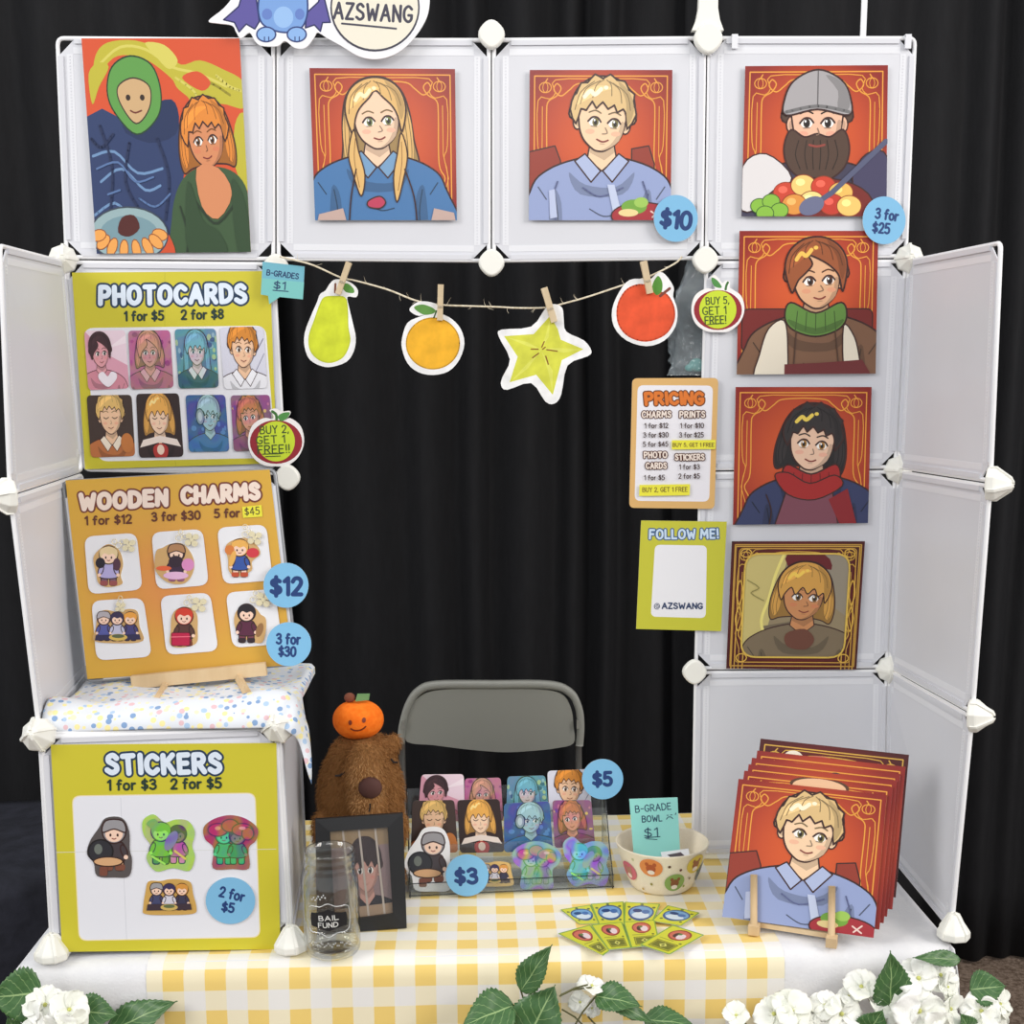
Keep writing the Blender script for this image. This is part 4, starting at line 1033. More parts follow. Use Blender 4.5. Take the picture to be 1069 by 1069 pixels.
# ================================================================== wooden charms board leaning on an easel
BN = V((0, -.9962, .0872)); BP = B(200, 697, -0.155)
fnB = zp((0, 0, 1), BP, BN)
bd = [fnB(u, v, 0) for u, v in ((63.5, 501), (289, 488), (312, 695), (89, 713.5))]
panel(None, 'grey-framed grid panel carrying the orange wooden charms poster, on the easel', 'white panels of the display', 'grey_wire', .004, bd)
Z4 = (0, 480, .33676)
fn4 = zp(Z4, BP + BN * 0.0062, BN)
a = Art(fn4); a.base([(203, 64), (836, 30), (908, 636), (271, 680)], (214, 166, 66), .0008)
a.grad([(203, 64), (836, 30), (908, 636), (271, 680)], lambda u, v: tuple((214, 168, 62)[k] * (1 - q) + (224, 146, 76)[k] * q for q in (math.exp(-(((u - .45) / .34) ** 2 + ((v - .55) / .3) ** 2)),) for k in range(3)), 18)
a.text('WOODEN', 383, 124, 264, 43, 16, (240, 220, 206), -.055, (116, 56, 44), 27, .06, .36); a.text('CHARMS', 684, 104, 234, 43, 16, (240, 220, 206), -.06, (116, 56, 44), 27, .06, .36)
tc = (98, 50, 34)
a.text('1 for $12', 336, 186, 142, 25, 5.6, tc, -.04); a.text('3 for $30', 546, 174, 148, 25, 5.6, tc, -.04); a.text('5 for', 704, 165, 76, 25, 5.6, tc, -.04)
a.poly([(751, 146), (811, 140), (814, 176), (754, 180)], (232, 226, 62)); a.text('$45', 782, 159, 44, 22, 3.2, (90, 80, 40), -.08)
for q in (((262, 238), (424, 226), (443, 402), (276, 417)), ((470, 225), (629, 214), (648, 388), (486, 402)), ((673, 210), (826, 200), (846, 373), (693, 386)), ((284, 437), (445, 427), (472, 610), (300, 622)), ((497, 422), (652, 411), (678, 592), (517, 605)), ((700, 411), (852, 400), (876, 570), (722, 583))):
    a.poly(rnd(q, 30), (232, 232, 236))
a.make('poster', 'orange poster headed WOODEN CHARMS on the leaning panel', 'poster', None, 'gloss_ink')

# generic little figures for charms and stickers
def figure_outline(x, y, s, wide=1.0):
    return cm([(x - .52 * s * wide, y - .55 * s), (x - .3 * s, y - .98 * s), (x + .3 * s, y - .98 * s), (x + .52 * s * wide, y - .55 * s), (x + .46 * s, y - .1 * s), (x + .56 * s * wide, y + .3 * s), (x + .46 * s, y + .62 * s), (x + .4 * s, y + .98 * s), (x, y + 1.02 * s), (x - .4 * s, y + .98 * s), (x - .46 * s, y + .62 * s), (x - .56 * s * wide, y + .3 * s), (x - .46 * s, y - .1 * s)], True, 4)
def figure(a, x, y, s, hair, skin, top, legs, boots=None, cap=None, o=(58, 36, 34), extra=None):
    k = .05 * s
    for e in (-1, 1):
        a.outlined(rnd(rect(x + e * .2 * s - .15 * s, y + .35 * s, x + e * .2 * s + .15 * s, y + .9 * s), .1 * s), legs, k, o, 0)
        if boots: a.poly(rnd(rect(x + e * .22 * s - .18 * s, y + .68 * s, x + e * .22 * s + .18 * s, y + .9 * s), .08 * s), boots)
    a.outlined(cm([(x - .3 * s, y - .1 * s), (x + .3 * s, y - .1 * s), (x + .4 * s, y + .3 * s), (x + .34 * s, y + .56 * s), (x - .34 * s, y + .56 * s), (x - .4 * s, y + .3 * s)], True, 4), top, k, o, 0)
    for e in (-1, 1): a.outlined(ellp(x + e * .36 * s, y + .2 * s, .11 * s, .24 * s, 14, e * -.35), top, k, o, 0); a.ell(x + e * .43 * s, y + .42 * s, .08 * s, .08 * s, skin)
    a.outlined(ellp(x, y - .5 * s, .42 * s, .42 * s), hair, k, o, 0)
    a.ell(x, y - .42 * s, .32 * s, .29 * s, skin)
    if cap: a.outlined([(x - .42 * s, y - .48 * s), (x - .3 * s, y - .9 * s), (x + .3 * s, y - .9 * s), (x + .42 * s, y - .48 * s), (x, y - .6 * s)], cap, k, o, 4)
    else: a.poly([(x - .38 * s, y - .4 * s), (x - .38 * s, y - .74 * s), (x, y - .9 * s), (x + .38 * s, y - .74 * s), (x + .38 * s, y - .4 * s), (x + .2 * s, y - .56 * s), (x, y - .5 * s), (x - .2 * s, y - .58 * s)], hair, 3)
    for e in (-1, 1): a.ell(x + e * .13 * s, y - .38 * s, .04 * s, .06 * s, o, 0, 8)
    a.line([(x - .07 * s, y - .26 * s), (x, y - .23 * s), (x + .07 * s, y - .26 * s)], .035 * s, (140, 60, 50))
ZB7 = (70, 520, .25257)
fn7 = zp(ZB7, BP + BN * 0.0100, BN)
fn7b = zp(ZB7, BP + BN * 0.0112, BN)
def clover(mb, fn, x, y, s):
    for k in range(4):
        t = PI / 4 + k * PI / 2 + .15
        mb.prism([fn(p[0], p[1], 0) for p in ellp(x + 1*.56 * s * math.cos(t), y + .56 * s * math.sin(t), .36 * s, .34 * s, 14)], BN, 0, .0016)
    mb.prism([fn(p[0], p[1], .0016) for p in ellp(x, y, .24 * s, .24 * s, 12)], BN, 0, .0008)
def ringm(mb, fn, x, y, r, th=.0006): mb.tube([fn(p[0], p[1], .0008) for p in ellp(x, y, r, r, 18)], th, 6, True)
def charm(label, draw, outline, clasp, ring):
    t = thing('keyring_charm', label, 'charm', fn7(*outline[len(outline) // 2], 0), 'wooden charms hanging on the poster')
    a = Art(fn7); a.base(outline, (206, 166, 110), .003); draw(a); build('charm_body', a.mb, M['ink'], t)
    mb = MB(); clover(mb, fn7b, clasp[0], clasp[1], clasp[2]); build('clover_clasp', mb, M['gold'], t)
    mb = MB()
    for q in ring: ringm(mb, fn7b, q[0], q[1], q[2])
    build('ring', mb, M['gold'], t)
SK = (244, 208, 186)
def d1(a): figure(a, 172, 280, 90, (226, 202, 156), SK, (176, 168, 214), (120, 90, 110), (150, 80, 80)); a.ell(138, 268, 20, 22, (40, 34, 44)); a.ell(206, 274, 16, 26, (84, 52, 70))
charm('wooden charm of a pale blond little figure, top left of six', d1, cm([(130, 215), (172, 190), (215, 215), (232, 270), (222, 320), (228, 355), (170, 368), (130, 352), (120, 310), (108, 250)], True, 4), (256, 195, 34), [(212, 196, 12), (196, 180, 10), (228, 180, 9)])
def d2(a):
    figure(a, 452, 268, 84, (70, 50, 56), SK, (60, 40, 66), (216, 150, 190), (150, 90, 120), (176, 130, 90)); a.ell(400, 290, 32, 10, (226, 100, 60)); a.ell(450, 262, 30, 24, (52, 36, 50)); a.ell(450, 320, 52, 16, (226, 180, 214)); a.ell(500, 275, 26, 26, (216, 140, 190))
charm('wooden charm of a dark-bearded little figure with a wok, top middle of six', d2, cm([(368, 220), (395, 205), (425, 190), (470, 186), (505, 215), (525, 260), (520, 310), (490, 350), (440, 355), (395, 335), (362, 290)], True, 4), (516, 172, 36), [(462, 165, 12), (470, 140, 9), (486, 160, 9)])
def d3(a):
    figure(a, 714, 248, 86, (232, 176, 90), SK, (54, 84, 160), (236, 200, 180), (190, 80, 50)); a.ell(672, 214, 20, 20, (214, 126, 60)); a.ell(768, 226, 26, 20, (206, 60, 70)); a.ell(684, 250, 12, 34, (232, 176, 90), .3)
charm('wooden charm of a long-haired little figure in blue, top right of six', d3, cm([(655, 200), (690, 172), (740, 165), (785, 195), (798, 232), (765, 262), (762, 300), (700, 326), (668, 300), (665, 255)], True, 4), (776, 165, 36), [(736, 150, 12), (736, 118, 10), (752, 140, 9)])
def d4(a):
    for x, h, tp, cp in ((152, (120, 90, 90), (86, 92, 160), (176, 170, 176)), (262, (230, 160, 70), (70, 66, 120), None), (208, (60, 50, 80), (190, 190, 214), None)): figure(a, x, 530, 66, h, SK, tp, (60, 56, 90), None, cp)
    a.poly([(120, 566), (300, 562), (306, 584), (116, 588)], (50, 46, 80)); a.ell(212, 575, 38, 14, (214, 180, 90)); a.ell(212, 570, 26, 8, (90, 100, 70))
charm('wooden charm of three little figures behind a dish, bottom left of six', d4, cm([(118, 540), (128, 480), (160, 462), (208, 470), (255, 458), (292, 470), (300, 530), (314, 590), (215, 600), (112, 590)], True, 4), (221, 450, 26), [(221, 428, 11), (221, 412, 8)])
def d5(a):
    figure(a, 484, 532, 88, (206, 62, 44), SK, (90, 56, 50), (196, 50, 80), (120, 60, 40)); a.outlined(rnd(rect(432, 556, 508, 610), 8), (186, 30, 70), 3, (90, 20, 40), 0); a.line([(432, 574), (508, 572)], 4, (230, 110, 130))
charm('wooden charm of a red-haired little figure with a red chest, bottom middle of six', d5, cm([(432, 490), (455, 458), (500, 450), (536, 478), (540, 540), (534, 600), (470, 618), (426, 605), (428, 545)], True, 4), (546, 440, 38), [(495, 432, 12), (505, 410, 9), (520, 425, 9)])
def d6(a):
    figure(a, 742, 518, 88, (40, 34, 40), SK, (90, 40, 64), (120, 60, 76), (50, 34, 40)); a.ell(796, 545, 14, 30, (150, 110, 70), .3)
charm('wooden charm of a black-haired little figure in dark red, bottom right of six', d6, cm([(698, 470), (730, 445), (775, 452), (800, 480), (822, 500), (820, 560), (800, 600), (740, 585), (706, 560), (690, 515)], True, 4), (812, 420, 38), [(768, 420, 12), (780, 392, 10), (792, 408, 9)])
zb = zp((0, 0, 1), BP + BN * 0.020, BN)
dot(298.5, 611, 23.5, 23.5, [('$12', 299, 612, 31, 17, 4.4, 0)], 'round blue price dot reading $12, at the edge of the charms poster', zb)
dot(301.5, 672.5, 23.5, 23, [('3 for', 301, 667, 24, 10, 2.4, .02), ('$30', 300, 680, 17, 9.5, 2.3, .04)], 'round blue price dot reading 3 for $30, below the $12 dot', zb)

# ================================================================== stickers poster on the cube
fc = NB['LW']; n5 = (NB['LX'] - NB['LW']).cross(NB['FW'] - NB['LW']).normalized()
if n5.y > 0: n5 = -n5
Z5 = (0, 700, .34516)
fn5 = zp(Z5, fc + n5 * 0.0078, n5)
a = Art(fn5); a.base([(153, 224), (836, 219), (848, 843), (188, 851)], GRN, .0008)
a.poly(rnd([(217, 378), (773, 369), (788, 808), (238, 818)], 26), (236, 222, 176)); a.poly(rnd([(220, 381), (770, 372), (785, 805), (241, 815)], 24), (230, 231, 238))
a.line([(365, 385), (383, 812)], 1.5, (204, 206, 214)); a.line([(170, 550), (835, 540)], 1.5, (214, 216, 214))
a.text('STICKERS', 495, 282, 340, 52, 16.5, (222, 234, 248), -.01, (36, 58, 84), 29, .07, .36)
a.text('1 for $3', 399, 345, 144, 29, 6.6, (38, 58, 50), -.02); a.text('2 for $5', 593, 341, 150, 29, 6.6, (38, 58, 50), -.02)
a.make('poster', 'green poster headed STICKERS on the front of the cube', 'poster')
fn5s = zp(Z5, fc + n5 * 0.0094, n5)
def sticker(label, outline, col, draw, fn, m='gloss_ink', group='stickers on the poster', t=.0005):
    a = Art(fn); a.base(outline, col, t); draw(a)
    return a.make('sticker', label, 'sticker', group, m)
def s_grey(x, y, s):
    def f(a):
        figure(a, x + .08 * s, y - .1 * s, s * .95, (150, 148, 152), SK, (70, 62, 66), (226, 180, 140), (126, 78, 62), (152, 150, 154))
        a.outlined(ellp(x - .38 * s, y + .1 * s, .42 * s, .4 * s), (48, 48, 54), .05 * s, (30, 28, 30), 0); a.ell(x - .46 * s, y + .02 * s, .14 * s, .18 * s, (110, 116, 110))
        a.outlined(ellp(x - .12 * s, y + .45 * s, .5 * s, .16 * s), (214, 168, 124), .04 * s, (60, 40, 34), 0); a.poly(rnd(rect(x - .42 * s, y + .62 * s, x - .14 * s, y + .94 * s), .08 * s), (122, 74, 60))
    return f
def grey_out(x, y, s): return cm([(x - .45 * s, y - .7 * s), (x - .2 * s, y - 1.05 * s), (x + .35 * s, y - 1.05 * s), (x + .6 * s, y - .6 * s), (x + .62 * s, y + .05 * s), (x + .7 * s, y + .4 * s), (x + .6 * s, y + .95 * s), (x + .1 * s, y + 1.0 * s), (x - .5 * s, y + .95 * s), (x - .62 * s, y + .5 * s), (x - .85 * s, y + .2 * s), (x - .75 * s, y - .25 * s)], True, 4)
sticker('sticker of a grey-capped little figure with a black pot, on the poster', grey_out(338, 538, 88), (88, 82, 82), s_grey(338, 538, 88), fn5s)
def holo_pair(x, y, s, ca, cb, skin2=(150, 110, 110)):
    def f(a):
        figure(a, x + .3 * s, y + .05 * s, s * .82, (90, 50, 46), skin2, cb, tuple(min(255, k + 30) for k in cb), None)
        figure(a, x - .35 * s, y, s * .9, ca, tuple(min(255, k + 50) for k in ca), ca, tuple(int(k * .8) for k in ca), None)
        a.poly([(x - .9 * s, y - .75 * s), (x - .6 * s, y - .95 * s), (x - .35 * s, y - .6 * s), (x - .5 * s, y - .45 * s)], ca, 4); a.ell(x + .05 * s, y - .1 * s, .2 * s, .42 * s, (150, 110, 190), .5)
        a.line([(x + .2 * s, y + .3 * s), (x + .6 * s, y + .6 * s)], .09 * s, (250, 220, 90)); a.line([(x - .7 * s, y + .5 * s), (x - .2 * s, y + .8 * s)], .08 * s, (190, 255, 90))
    return f
def pair_out(x, y, s): return cm([(x - .98 * s, y - .8 * s), (x - .6 * s, y - 1.04 * s), (x - .2 * s, y - .75 * s), (x + .2 * s, y - .85 * s), (x + .65 * s, y - .8 * s), (x + .9 * s, y - .4 * s), (x + .8 * s, y + .1 * s), (x + .9 * s, y + .5 * s), (x + .7 * s, y + 1.0 * s), (x + .1 * s, y + .9 * s), (x - .5 * s, y + 1.02 * s), (x - .85 * s, y + .55 * s), (x - .7 * s, y + .1 * s), (x - .95 * s, y - .3 * s)], True, 4)
sticker('shiny lime and pink sticker of two little figures, on the poster', pair_out(514, 522, 84), (196, 226, 90), holo_pair(514, 522, 78, (126, 206, 46), (206, 96, 170)), fn5s, 'holo_soft')
def s_mush(x, y, s, c1, c2):
    def f(a):
        figure(a, x - .25 * s, y + .1 * s, s * .85, c2, tuple(min(255, k + 40) for k in c2), c2, c2, None); figure(a, x + .3 * s, y + .12 * s, s * .82, (96, 60, 60), (150, 120, 120), tuple(int(k * .8) for k in c2), c2, None)
        for dx, dy, rx in ((-.5, -.55, .4), (0, -.72, .34), (.5, -.55, .42), (.72, -.4, .24)): a.outlined(ellp(x + dx * s, y + dy * s, rx * s, .26 * s), c1, .05 * s, (110, 30, 36), 0)
        a.ell(x - .5 * s, y - .62 * s, .12 * s, .08 * s, (250, 160, 120)); a.ell(x + .5 * s, y - .62 * s, .14 * s, .07 * s, (255, 150, 170))
    return f
def mush_out(x, y, s): return cm([(x - 1.0 * s, y - .6 * s), (x - .6 * s, y - .92 * s), (x, y - 1.06 * s), (x + .6 * s, y - .92 * s), (x + 1.04 * s, y - .55 * s), (x + .98 * s, y - .1 * s), (x + .7 * s, y + .2 * s), (x + .72 * s, y + .95 * s), (x + .1 * s, y + .98 * s), (x - .65 * s, y + .95 * s), (x - .62 * s, y + .2 * s), (x - .95 * s, y - .15 * s)], True, 4)
sticker('shiny red and green sticker of little figures under red caps, on the poster', mush_out(696, 522, 80), (190, 60, 60), s_mush(696, 522, 74, (206, 44, 66), (64, 190, 120)), fn5s, 'holo_soft')
def s_trio(x, y, s):
    def f(a):
        for dx, h, tp, cp in ((-.62, (140, 130, 130), (70, 74, 110), (160, 158, 160)), (.62, (214, 150, 70), (60, 60, 84), None), (0, (60, 52, 90), (210, 208, 220), None)): figure(a, x + dx * s, y, s * .72, h, SK, tp, (60, 56, 70), None, cp)
        a.poly([(x - 1.05 * s, y + .35 * s), (x + 1.05 * s, y + .32 * s), (x + 1.1 * s, y + .62 * s), (x - 1.1 * s, y + .66 * s)], (64, 52, 62)); a.ell(x, y + .5 * s, .42 * s, .16 * s, (206, 176, 100)); a.ell(x, y + .45 * s, .28 * s, .09 * s, (96, 110, 74))
    return f
def trio_out(x, y, s): return cm([(x - 1.2 * s, y + .5 * s), (x - 1.1 * s, y - .2 * s), (x - .95 * s, y - .7 * s), (x - .4 * s, y - .72 * s), (x, y - .8 * s), (x + .5 * s, y - .8 * s), (x + .98 * s, y - .65 * s), (x + 1.1 * s, y - .1 * s), (x + 1.25 * s, y + .5 * s), (x + 1.1 * s, y + .78 * s), (x, y + .84 * s), (x - 1.1 * s, y + .8 * s)], True, 4)
sticker('gold-edged sticker of three little figures behind a dish, on the poster', trio_out(512, 684, 66), (206, 164, 88), s_trio(512, 684, 62), fn5s)
a = Art(zp(Z5, fc + n5 * 0.0105, n5)); a.base(ellp(697, 696, 75, 71, 40), BLUE, .001)
a.text('2 for', 702, 676, 74, 28, 6.6, NAVY, .22); a.text('$5', 690, 716, 34, 26, 6.4, NAVY, .15)
a.make('price_dot', 'round blue price dot reading 2 for $5, on the stickers poster', 'price tag', 'round blue price dots')

# ================================================================== pricing card and follow card
Z8 = (640, 370, .40131)
fn8 = zp(Z8, B(702, 462, -0.0105), NB_)
a = Art(fn8); a.base(rnd([(50, 62), (274, 61), (264, 402), (42, 399)], 14), (222, 178, 112), .001)
a.poly(rnd([(64, 80), (260, 81), (250, 383), (56, 381)], 16), (236, 234, 240))
a.text('PRICING', 159, 114, 148, 28, 9, (222, 120, 44), -.01, (110, 58, 24), 15, .08, .3)
hd = lambda s, x, y, w_, h=15: a.text(s, x, y, w_, h, 3.6, (240, 226, 214), -.01, (84, 44, 30), 8, .08, .34)
hd('CHARMS', 113, 156, 74); hd('PRINTS', 206, 156, 64); hd('PHOTO', 110, 261, 58, 14); hd('CARDS', 112, 289, 52, 14); hd('STICKERS', 199, 267, 74, 14)
tx = lambda s, x, y, w_, h=12: a.text(s, x, y, w_, h, 2.1, (66, 44, 40), -.01)
tx('1 for $12', 112, 185, 60); tx('3 for $30', 111, 209, 64); tx('5 for $45', 110, 233, 64); tx('1 for $10', 205, 185, 60); tx('3 for $25', 203, 209, 62)
tx('1 for $5', 107, 320, 52); tx('1 for $3', 198, 292, 52); tx('2 for $5', 197, 316, 54)
a.poly([(152, 223), (266, 222), (265, 246), (152, 247)], (236, 230, 66)); a.text('BUY 5, GET 1 FREE', 208, 235, 106, 9, 1.9, (120, 96, 40))
a.poly([(68, 339), (199, 337), (198, 366), (67, 368)], (236, 230, 66)); a.text('BUY 2, GET 1 FREE', 134, 351, 116, 11, 2.0, (120, 96, 40), -.01)
a.make('price_card', 'tan-bordered card headed PRICING on the left edge of the right tower', 'sign')
a = Art(zp(Z8, B(710, 600, -0.0105), NB_)); a.base([(73, 432), (296, 435), (281, 720), (60, 714)], (200, 198, 60), .001)
a.poly(rnd([(109, 495), (244, 497), (241, 686), (98, 682)], 14), (238, 238, 242))
a.text('FOLLOW ME!', 184, 467, 176, 22, 5.4, (206, 226, 246), -.01, (56, 92, 140), 11, .08, .34)
a.text('@', 114, 655, 14, 15, 1.6, (40, 60, 100)); a.text('AZSWANG', 180, 654, 104, 14, 3.4, (40, 60, 100), .005)
a.make('follow_card', 'lime green card headed FOLLOW ME! below the pricing card', 'sign')

# ================================================================== cut-out sign over the top row
ZS = (220, 0, .22451)
fnS = zp(ZS, B(330, 40, -0.026), NB_)
t = thing('cutout_sign', 'cut-out sign with blue winged creature and round name bubble, above the top row', 'sign', fnS(300, 190, 0))
a = Art(fnS)
o = [(-10, 96), (60, 38), (110, -30), (150, -150), (260, -240), (420, -240), (500, -160), (560, -200), (760, -300), (940, -200), (1010, -60), (1015, 40), (985, 120), (920, 205), (850, 255), (770, 275), (690, 262), (610, 215), (540, 176), (516, 160), (494, 152), (478, 178), (440, 222), (390, 222), (345, 190), (310, 214), (235, 212), (205, 190), (180, 152), (140, 178), (118, 150), (98, 118), (30, 108)]
a.base(cm(o, True, 4), (240, 240, 244), .003)
a.outlined([(60, 92), (130, 30), (150, -40), (210, -20), (226, 100), (205, 135), (165, 112), (132, 148), (110, 104)], (92, 84, 156), 7, (38, 42, 92), 0)
a.outlined([(440, 130), (446, 60), (500, 10), (520, -40), (545, 60), (556, 104), (520, 105), (510, 146), (482, 116)], (92, 84, 156), 7, (38, 42, 92), 0)
a.outlined([(226, -20), (222, 60), (248, 118), (330, 150), (410, 138), (446, 80), (448, -20), (420, -150), (330, -200), (250, -150)], (120, 160, 218), 8, (44, 62, 120), 5)
a.ell(330, -120, 90, 70, (146, 184, 232)); a.ell(338, 80, 46, 50, (150, 188, 234)); a.ell(262, 66, 24, 26, (100, 128, 196)); a.ell(414, 66, 22, 26, (100, 128, 196))
for x in (258, 400):
    a.outlined(ellp(x, 160, 44, 34), (138, 178, 230), 7, (44, 62, 120), 0); a.line([(x - 8, 172), (x - 8, 190)], 5, (44, 62, 120)); a.line([(x + 12, 172), (x + 12, 190)], 5, (44, 62, 120))
build('creature_cutout', a.mb, M['ink'], t)
a = Art(fnS, .0006)
a.base(ellp(770, 36, 214, 204, 40), (240, 240, 244), .0005); a.ell(764, 36, 208, 204, (56, 54, 70), 0, 48); a.ell(764, 34, 200, 196, (236, 230, 212), 0, 48)
a.text('AZSWANG', 755, 58, 360, 72, 13, (66, 64, 80), .05, sp=.3); a.line([(610, 110), (740, 122), (862, 134)], 9, (66, 64, 80), 3)
build('name_bubble', a.mb, M['ink'], t)

# ================================================================== floral cloth and easel on the cube
m = mat('floral_cotton', (232, 236, 240), 0.85, 0, 0.2)
N, L, b = nodes(m)
tc = N.new('ShaderNodeTexCoord')
vo = N.new('ShaderNodeTexVoronoi'); vo.inputs['Scale'].default_value = 84; vo.inputs['Randomness'].default_value = 0.75
L.new(tc.outputs['Object'], vo.inputs['Vector'])
lt = N.new('ShaderNodeMath'); lt.operation = 'LESS_THAN'; lt.inputs[1].default_value = 0.40; L.new(vo.outputs['Distance'], lt.inputs[0])
sp = N.new('ShaderNodeSeparateColor'); L.new(vo.outputs['Color'], sp.inputs[0])
cr = N.new('ShaderNodeValToRGB'); cr.color_ramp.interpolation = 'CONSTANT'; e = cr.color_ramp.elements
e[0].color = lin((242, 230, 166)); e[1].position = 0.85; e[1].color = lin((226, 190, 196))
for p, c in ((0.3, (134, 164, 204)), (0.55, (176, 202, 230)), (0.72, (240, 232, 196))): x = e.new(p); x.color = lin(c)
L.new(sp.outputs[0], cr.inputs[0])
mx = N.new('ShaderNodeMix'); mx.data_type = 'RGBA'; mx.inputs['A'].default_value = lin((224, 228, 234)); L.new(lt.outputs[0], mx.inputs['Factor']); L.new(cr.outputs[0], mx.inputs['B'])
L.new(mx.outputs['Result'], b.inputs['Base Color'])
ctop = max(NB[k].z for k in ('LW', 'FW', 'W1', 'W0')) + 0.004
X0c, X1c, Y0c, Y1c = -0.712, -0.340, -0.352, -0.012
nU, nW = 84, 80
P = []
zl, zr = NB['LW'].z, NB['FW'].z
for i in range(nU + 1):
    a_ = i / nU; row = []
    for j in range(nW + 1):
        bq = j / nW                              # 0 back .. 1 front
        x = X0c + (X1c - X0c) * min(a_, .84) / .84; y = Y1c + (Y0c - Y1c) * min(1, bq / .86)
        z = ctop + 0.003
        fr = max(0, bq - .66) / .20                                   # soft roll along the front edge
        z += 0.015 * math.sin(PI * min(1, fr)) * (0.75 + .3 * math.sin(a_ * 8 + 2) + .5 * a_) + (0.003 * math.sin(x * 31 + y * 22) + 0.002 * math.sin(x * 60 - y * 17)) * min(1, (1 - bq) * 6)
        if bq > .86:                                                  # front hem hangs just over the cube's edge
            t = (bq - .86) / .14; y -= 0.010 * math.sin(t * PI / 2); z -= 0.003 * t * t * (1 + .25 * math.sin(a_ * 11)) + (ctop - (zl + (zr - zl) * min(1, a_ / .84))) * t
        if a_ > .84:                                                  # drop over the right side, longest at the front corner
            t = (a_ - .84) / .16; k = max(0, (bq - .45) / .55)
            x += 0.006 * min(1, t * 3) + .046 * t * k * (1 - .25 * max(0, bq - .86) / .14); z -= (0.018 + 0.078 * k) * t - .018 * k * math.sin(PI * t); y += (.006 * math.sin(9 * t + bq * 16) + .03 * t * max(0, bq - .8)) * k
        row.append(V((x, y, z + 0.003)))
    P.append(row)
mb = MB(); mb.grid(P); o = build('floral_cloth', mb, m); o.modifiers.new('cloth_thickness', 'SOLIDIFY').thickness = 0.0015
tag(o, 'white cloth with small blue and yellow flowers, draped over the cube', 'cloth')

e_ = thing('display_easel', 'small pale wooden easel under the wooden charms poster', 'easel', on(212, 725, 2, ctop + .01))
yl = BP.y - 0.016
p0, p1 = on(138, 712, 1, yl), on(278, 698, 1, yl)
mb = MB(); mb.bar(p0, p1, .013, .022); build('ledge', mb, M['pine'], e_)
for (u, v), (uf, vf), z_ in (((174, 714), (158, 741), ctop + .008), ((247, 704), (262, 731), ctop + .008)):
    a_ = on(u, v, 1, yl + .012); f_ = on(uf, vf, 2, z_); mb = MB(); mb.bar(f_, a_, .012, .008, (0, 1, 0)); build('leg', mb, M['pine'], e_)
mb = MB(); q = on(210, 727, 1, -.07); q.z = max(q.z, ctop + .010); mb.bar(q, on(214, 690, 1, -.115), .011, .008, (0, 1, 0)); build('leg', mb, M['pine'], e_)

# ================================================================== garland
ZC1 = (300, 265, .18709)
px = lambda z, pts: [(z[0] + u * z[2], z[1] + v * z[2]) for u, v in pts]
YG = -0.026
rope = [(292, 268)] + px(ZC1, [(60, 40), (150, 66), (300, 133), (380, 150), (560, 200), (720, 262), (860, 285), (1000, 291)]) + px(ZC2, [(40, 212), (120, 216), (230, 214), (300, 198), (400, 170), (520, 130), (640, 90), (740, 40)]) + [(712, 268)]
pts3 = [B(u, v, YG - .004) for u, v in cm(rope, False, 5)]
t = thing('twine', 'jute twine strung under the top row, holding the paper fruits', 'twine', pts3[len(pts3) // 2])
mb = MB(); mb.tube(pts3, 0.0016, 7); build('cord', mb, M['twine'], t)
rn = random.Random(5); mb = MB()
for _ in range(26):
    p = pts3[rn.randrange(4, len(pts3) - 4)]; d = V((rn.uniform(-1, 1), rn.uniform(-.4, .4), rn.uniform(-.8, 1))).normalized()
    mb.tube([p, p + d * .006, p + d * .013 + V((.002, 0, .002))], [.0005, .0004, .0002], 4)
build('loose_fibre', mb, M['twine'], t)
YF = YG - 0.0085
def fruit(z, white, draw, label):
    c = cm(white, True, 3) if len(white) < 40 else white
    mid = px(z, [white[0]])[0]
    a = Art(zp(z, B(mid[0], mid[1], YF), NB_)); a.base(c, (240, 240, 240), .0012); draw(a)
    return a.make('paper_fruit', label, 'paper cut-out', 'painted paper fruits on the garland', 'wash_ink')
def wash(a, shape, c, spots, seed):
    p = cm(shape, True, 4); a.poly(p, c); a.line(p, 7, tone(c, .94), 0, True)
def f_pear(a):
    wash(a, [(206, 245), (180, 290), (152, 370), (122, 460), (130, 540), (180, 592), (245, 605), (312, 572), (348, 490), (338, 410), (334, 300), (320, 245), (262, 238)], (206, 216, 56), [(230, 300, 40, 46, 12), (240, 470, 84, 80, 8), (270, 440, 42, 36, 18), (200, 520, 36, 40, -8)], 1)
    a.poly([(305, 175), (335, 165), (368, 192), (370, 218), (325, 212)], (96, 150, 72), 4); a.line([(268, 168), (266, 215)], 12, (130, 84, 66))
fruit(ZC1, [(270, 142), (238, 165), (212, 205), (182, 225), (165, 270), (130, 350), (97, 440), (96, 520), (125, 590), (190, 626), (250, 630), (330, 602), (370, 545), (382, 470), (366, 390), (345, 300), (335, 240), (384, 242), (394, 205), (370, 172), (330, 150)], f_pear, 'green pear paper cut-out clipped to the twine, leftmost fruit')
def f_orange(a):
    wash(a, ellp(812, 500, 148, 142, 26), (238, 178, 50), [(800, 470, 90, 70, 8), (850, 540, 64, 54, 14), (760, 540, 50, 50, -8)], 2)
    a.poly([(706, 300), (750, 282), (800, 296), (828, 318), (806, 336), (756, 338)], (100, 150, 76), 4); a.line([(818, 355), (832, 318)], 8, (70, 100, 60))
fruit(ZC1, [(812, 326), (740, 350), (670, 385), (640, 470), (640, 530), (670, 610), (730, 660), (812, 676), (900, 655), (960, 590), (988, 500), (968, 420), (920, 365), (868, 338), (842, 336), (836, 285), (780, 266), (725, 270), (684, 302), (690, 325), (735, 346), (790, 330)], f_orange, 'orange paper cut-out with one leaf, second fruit on the twine')
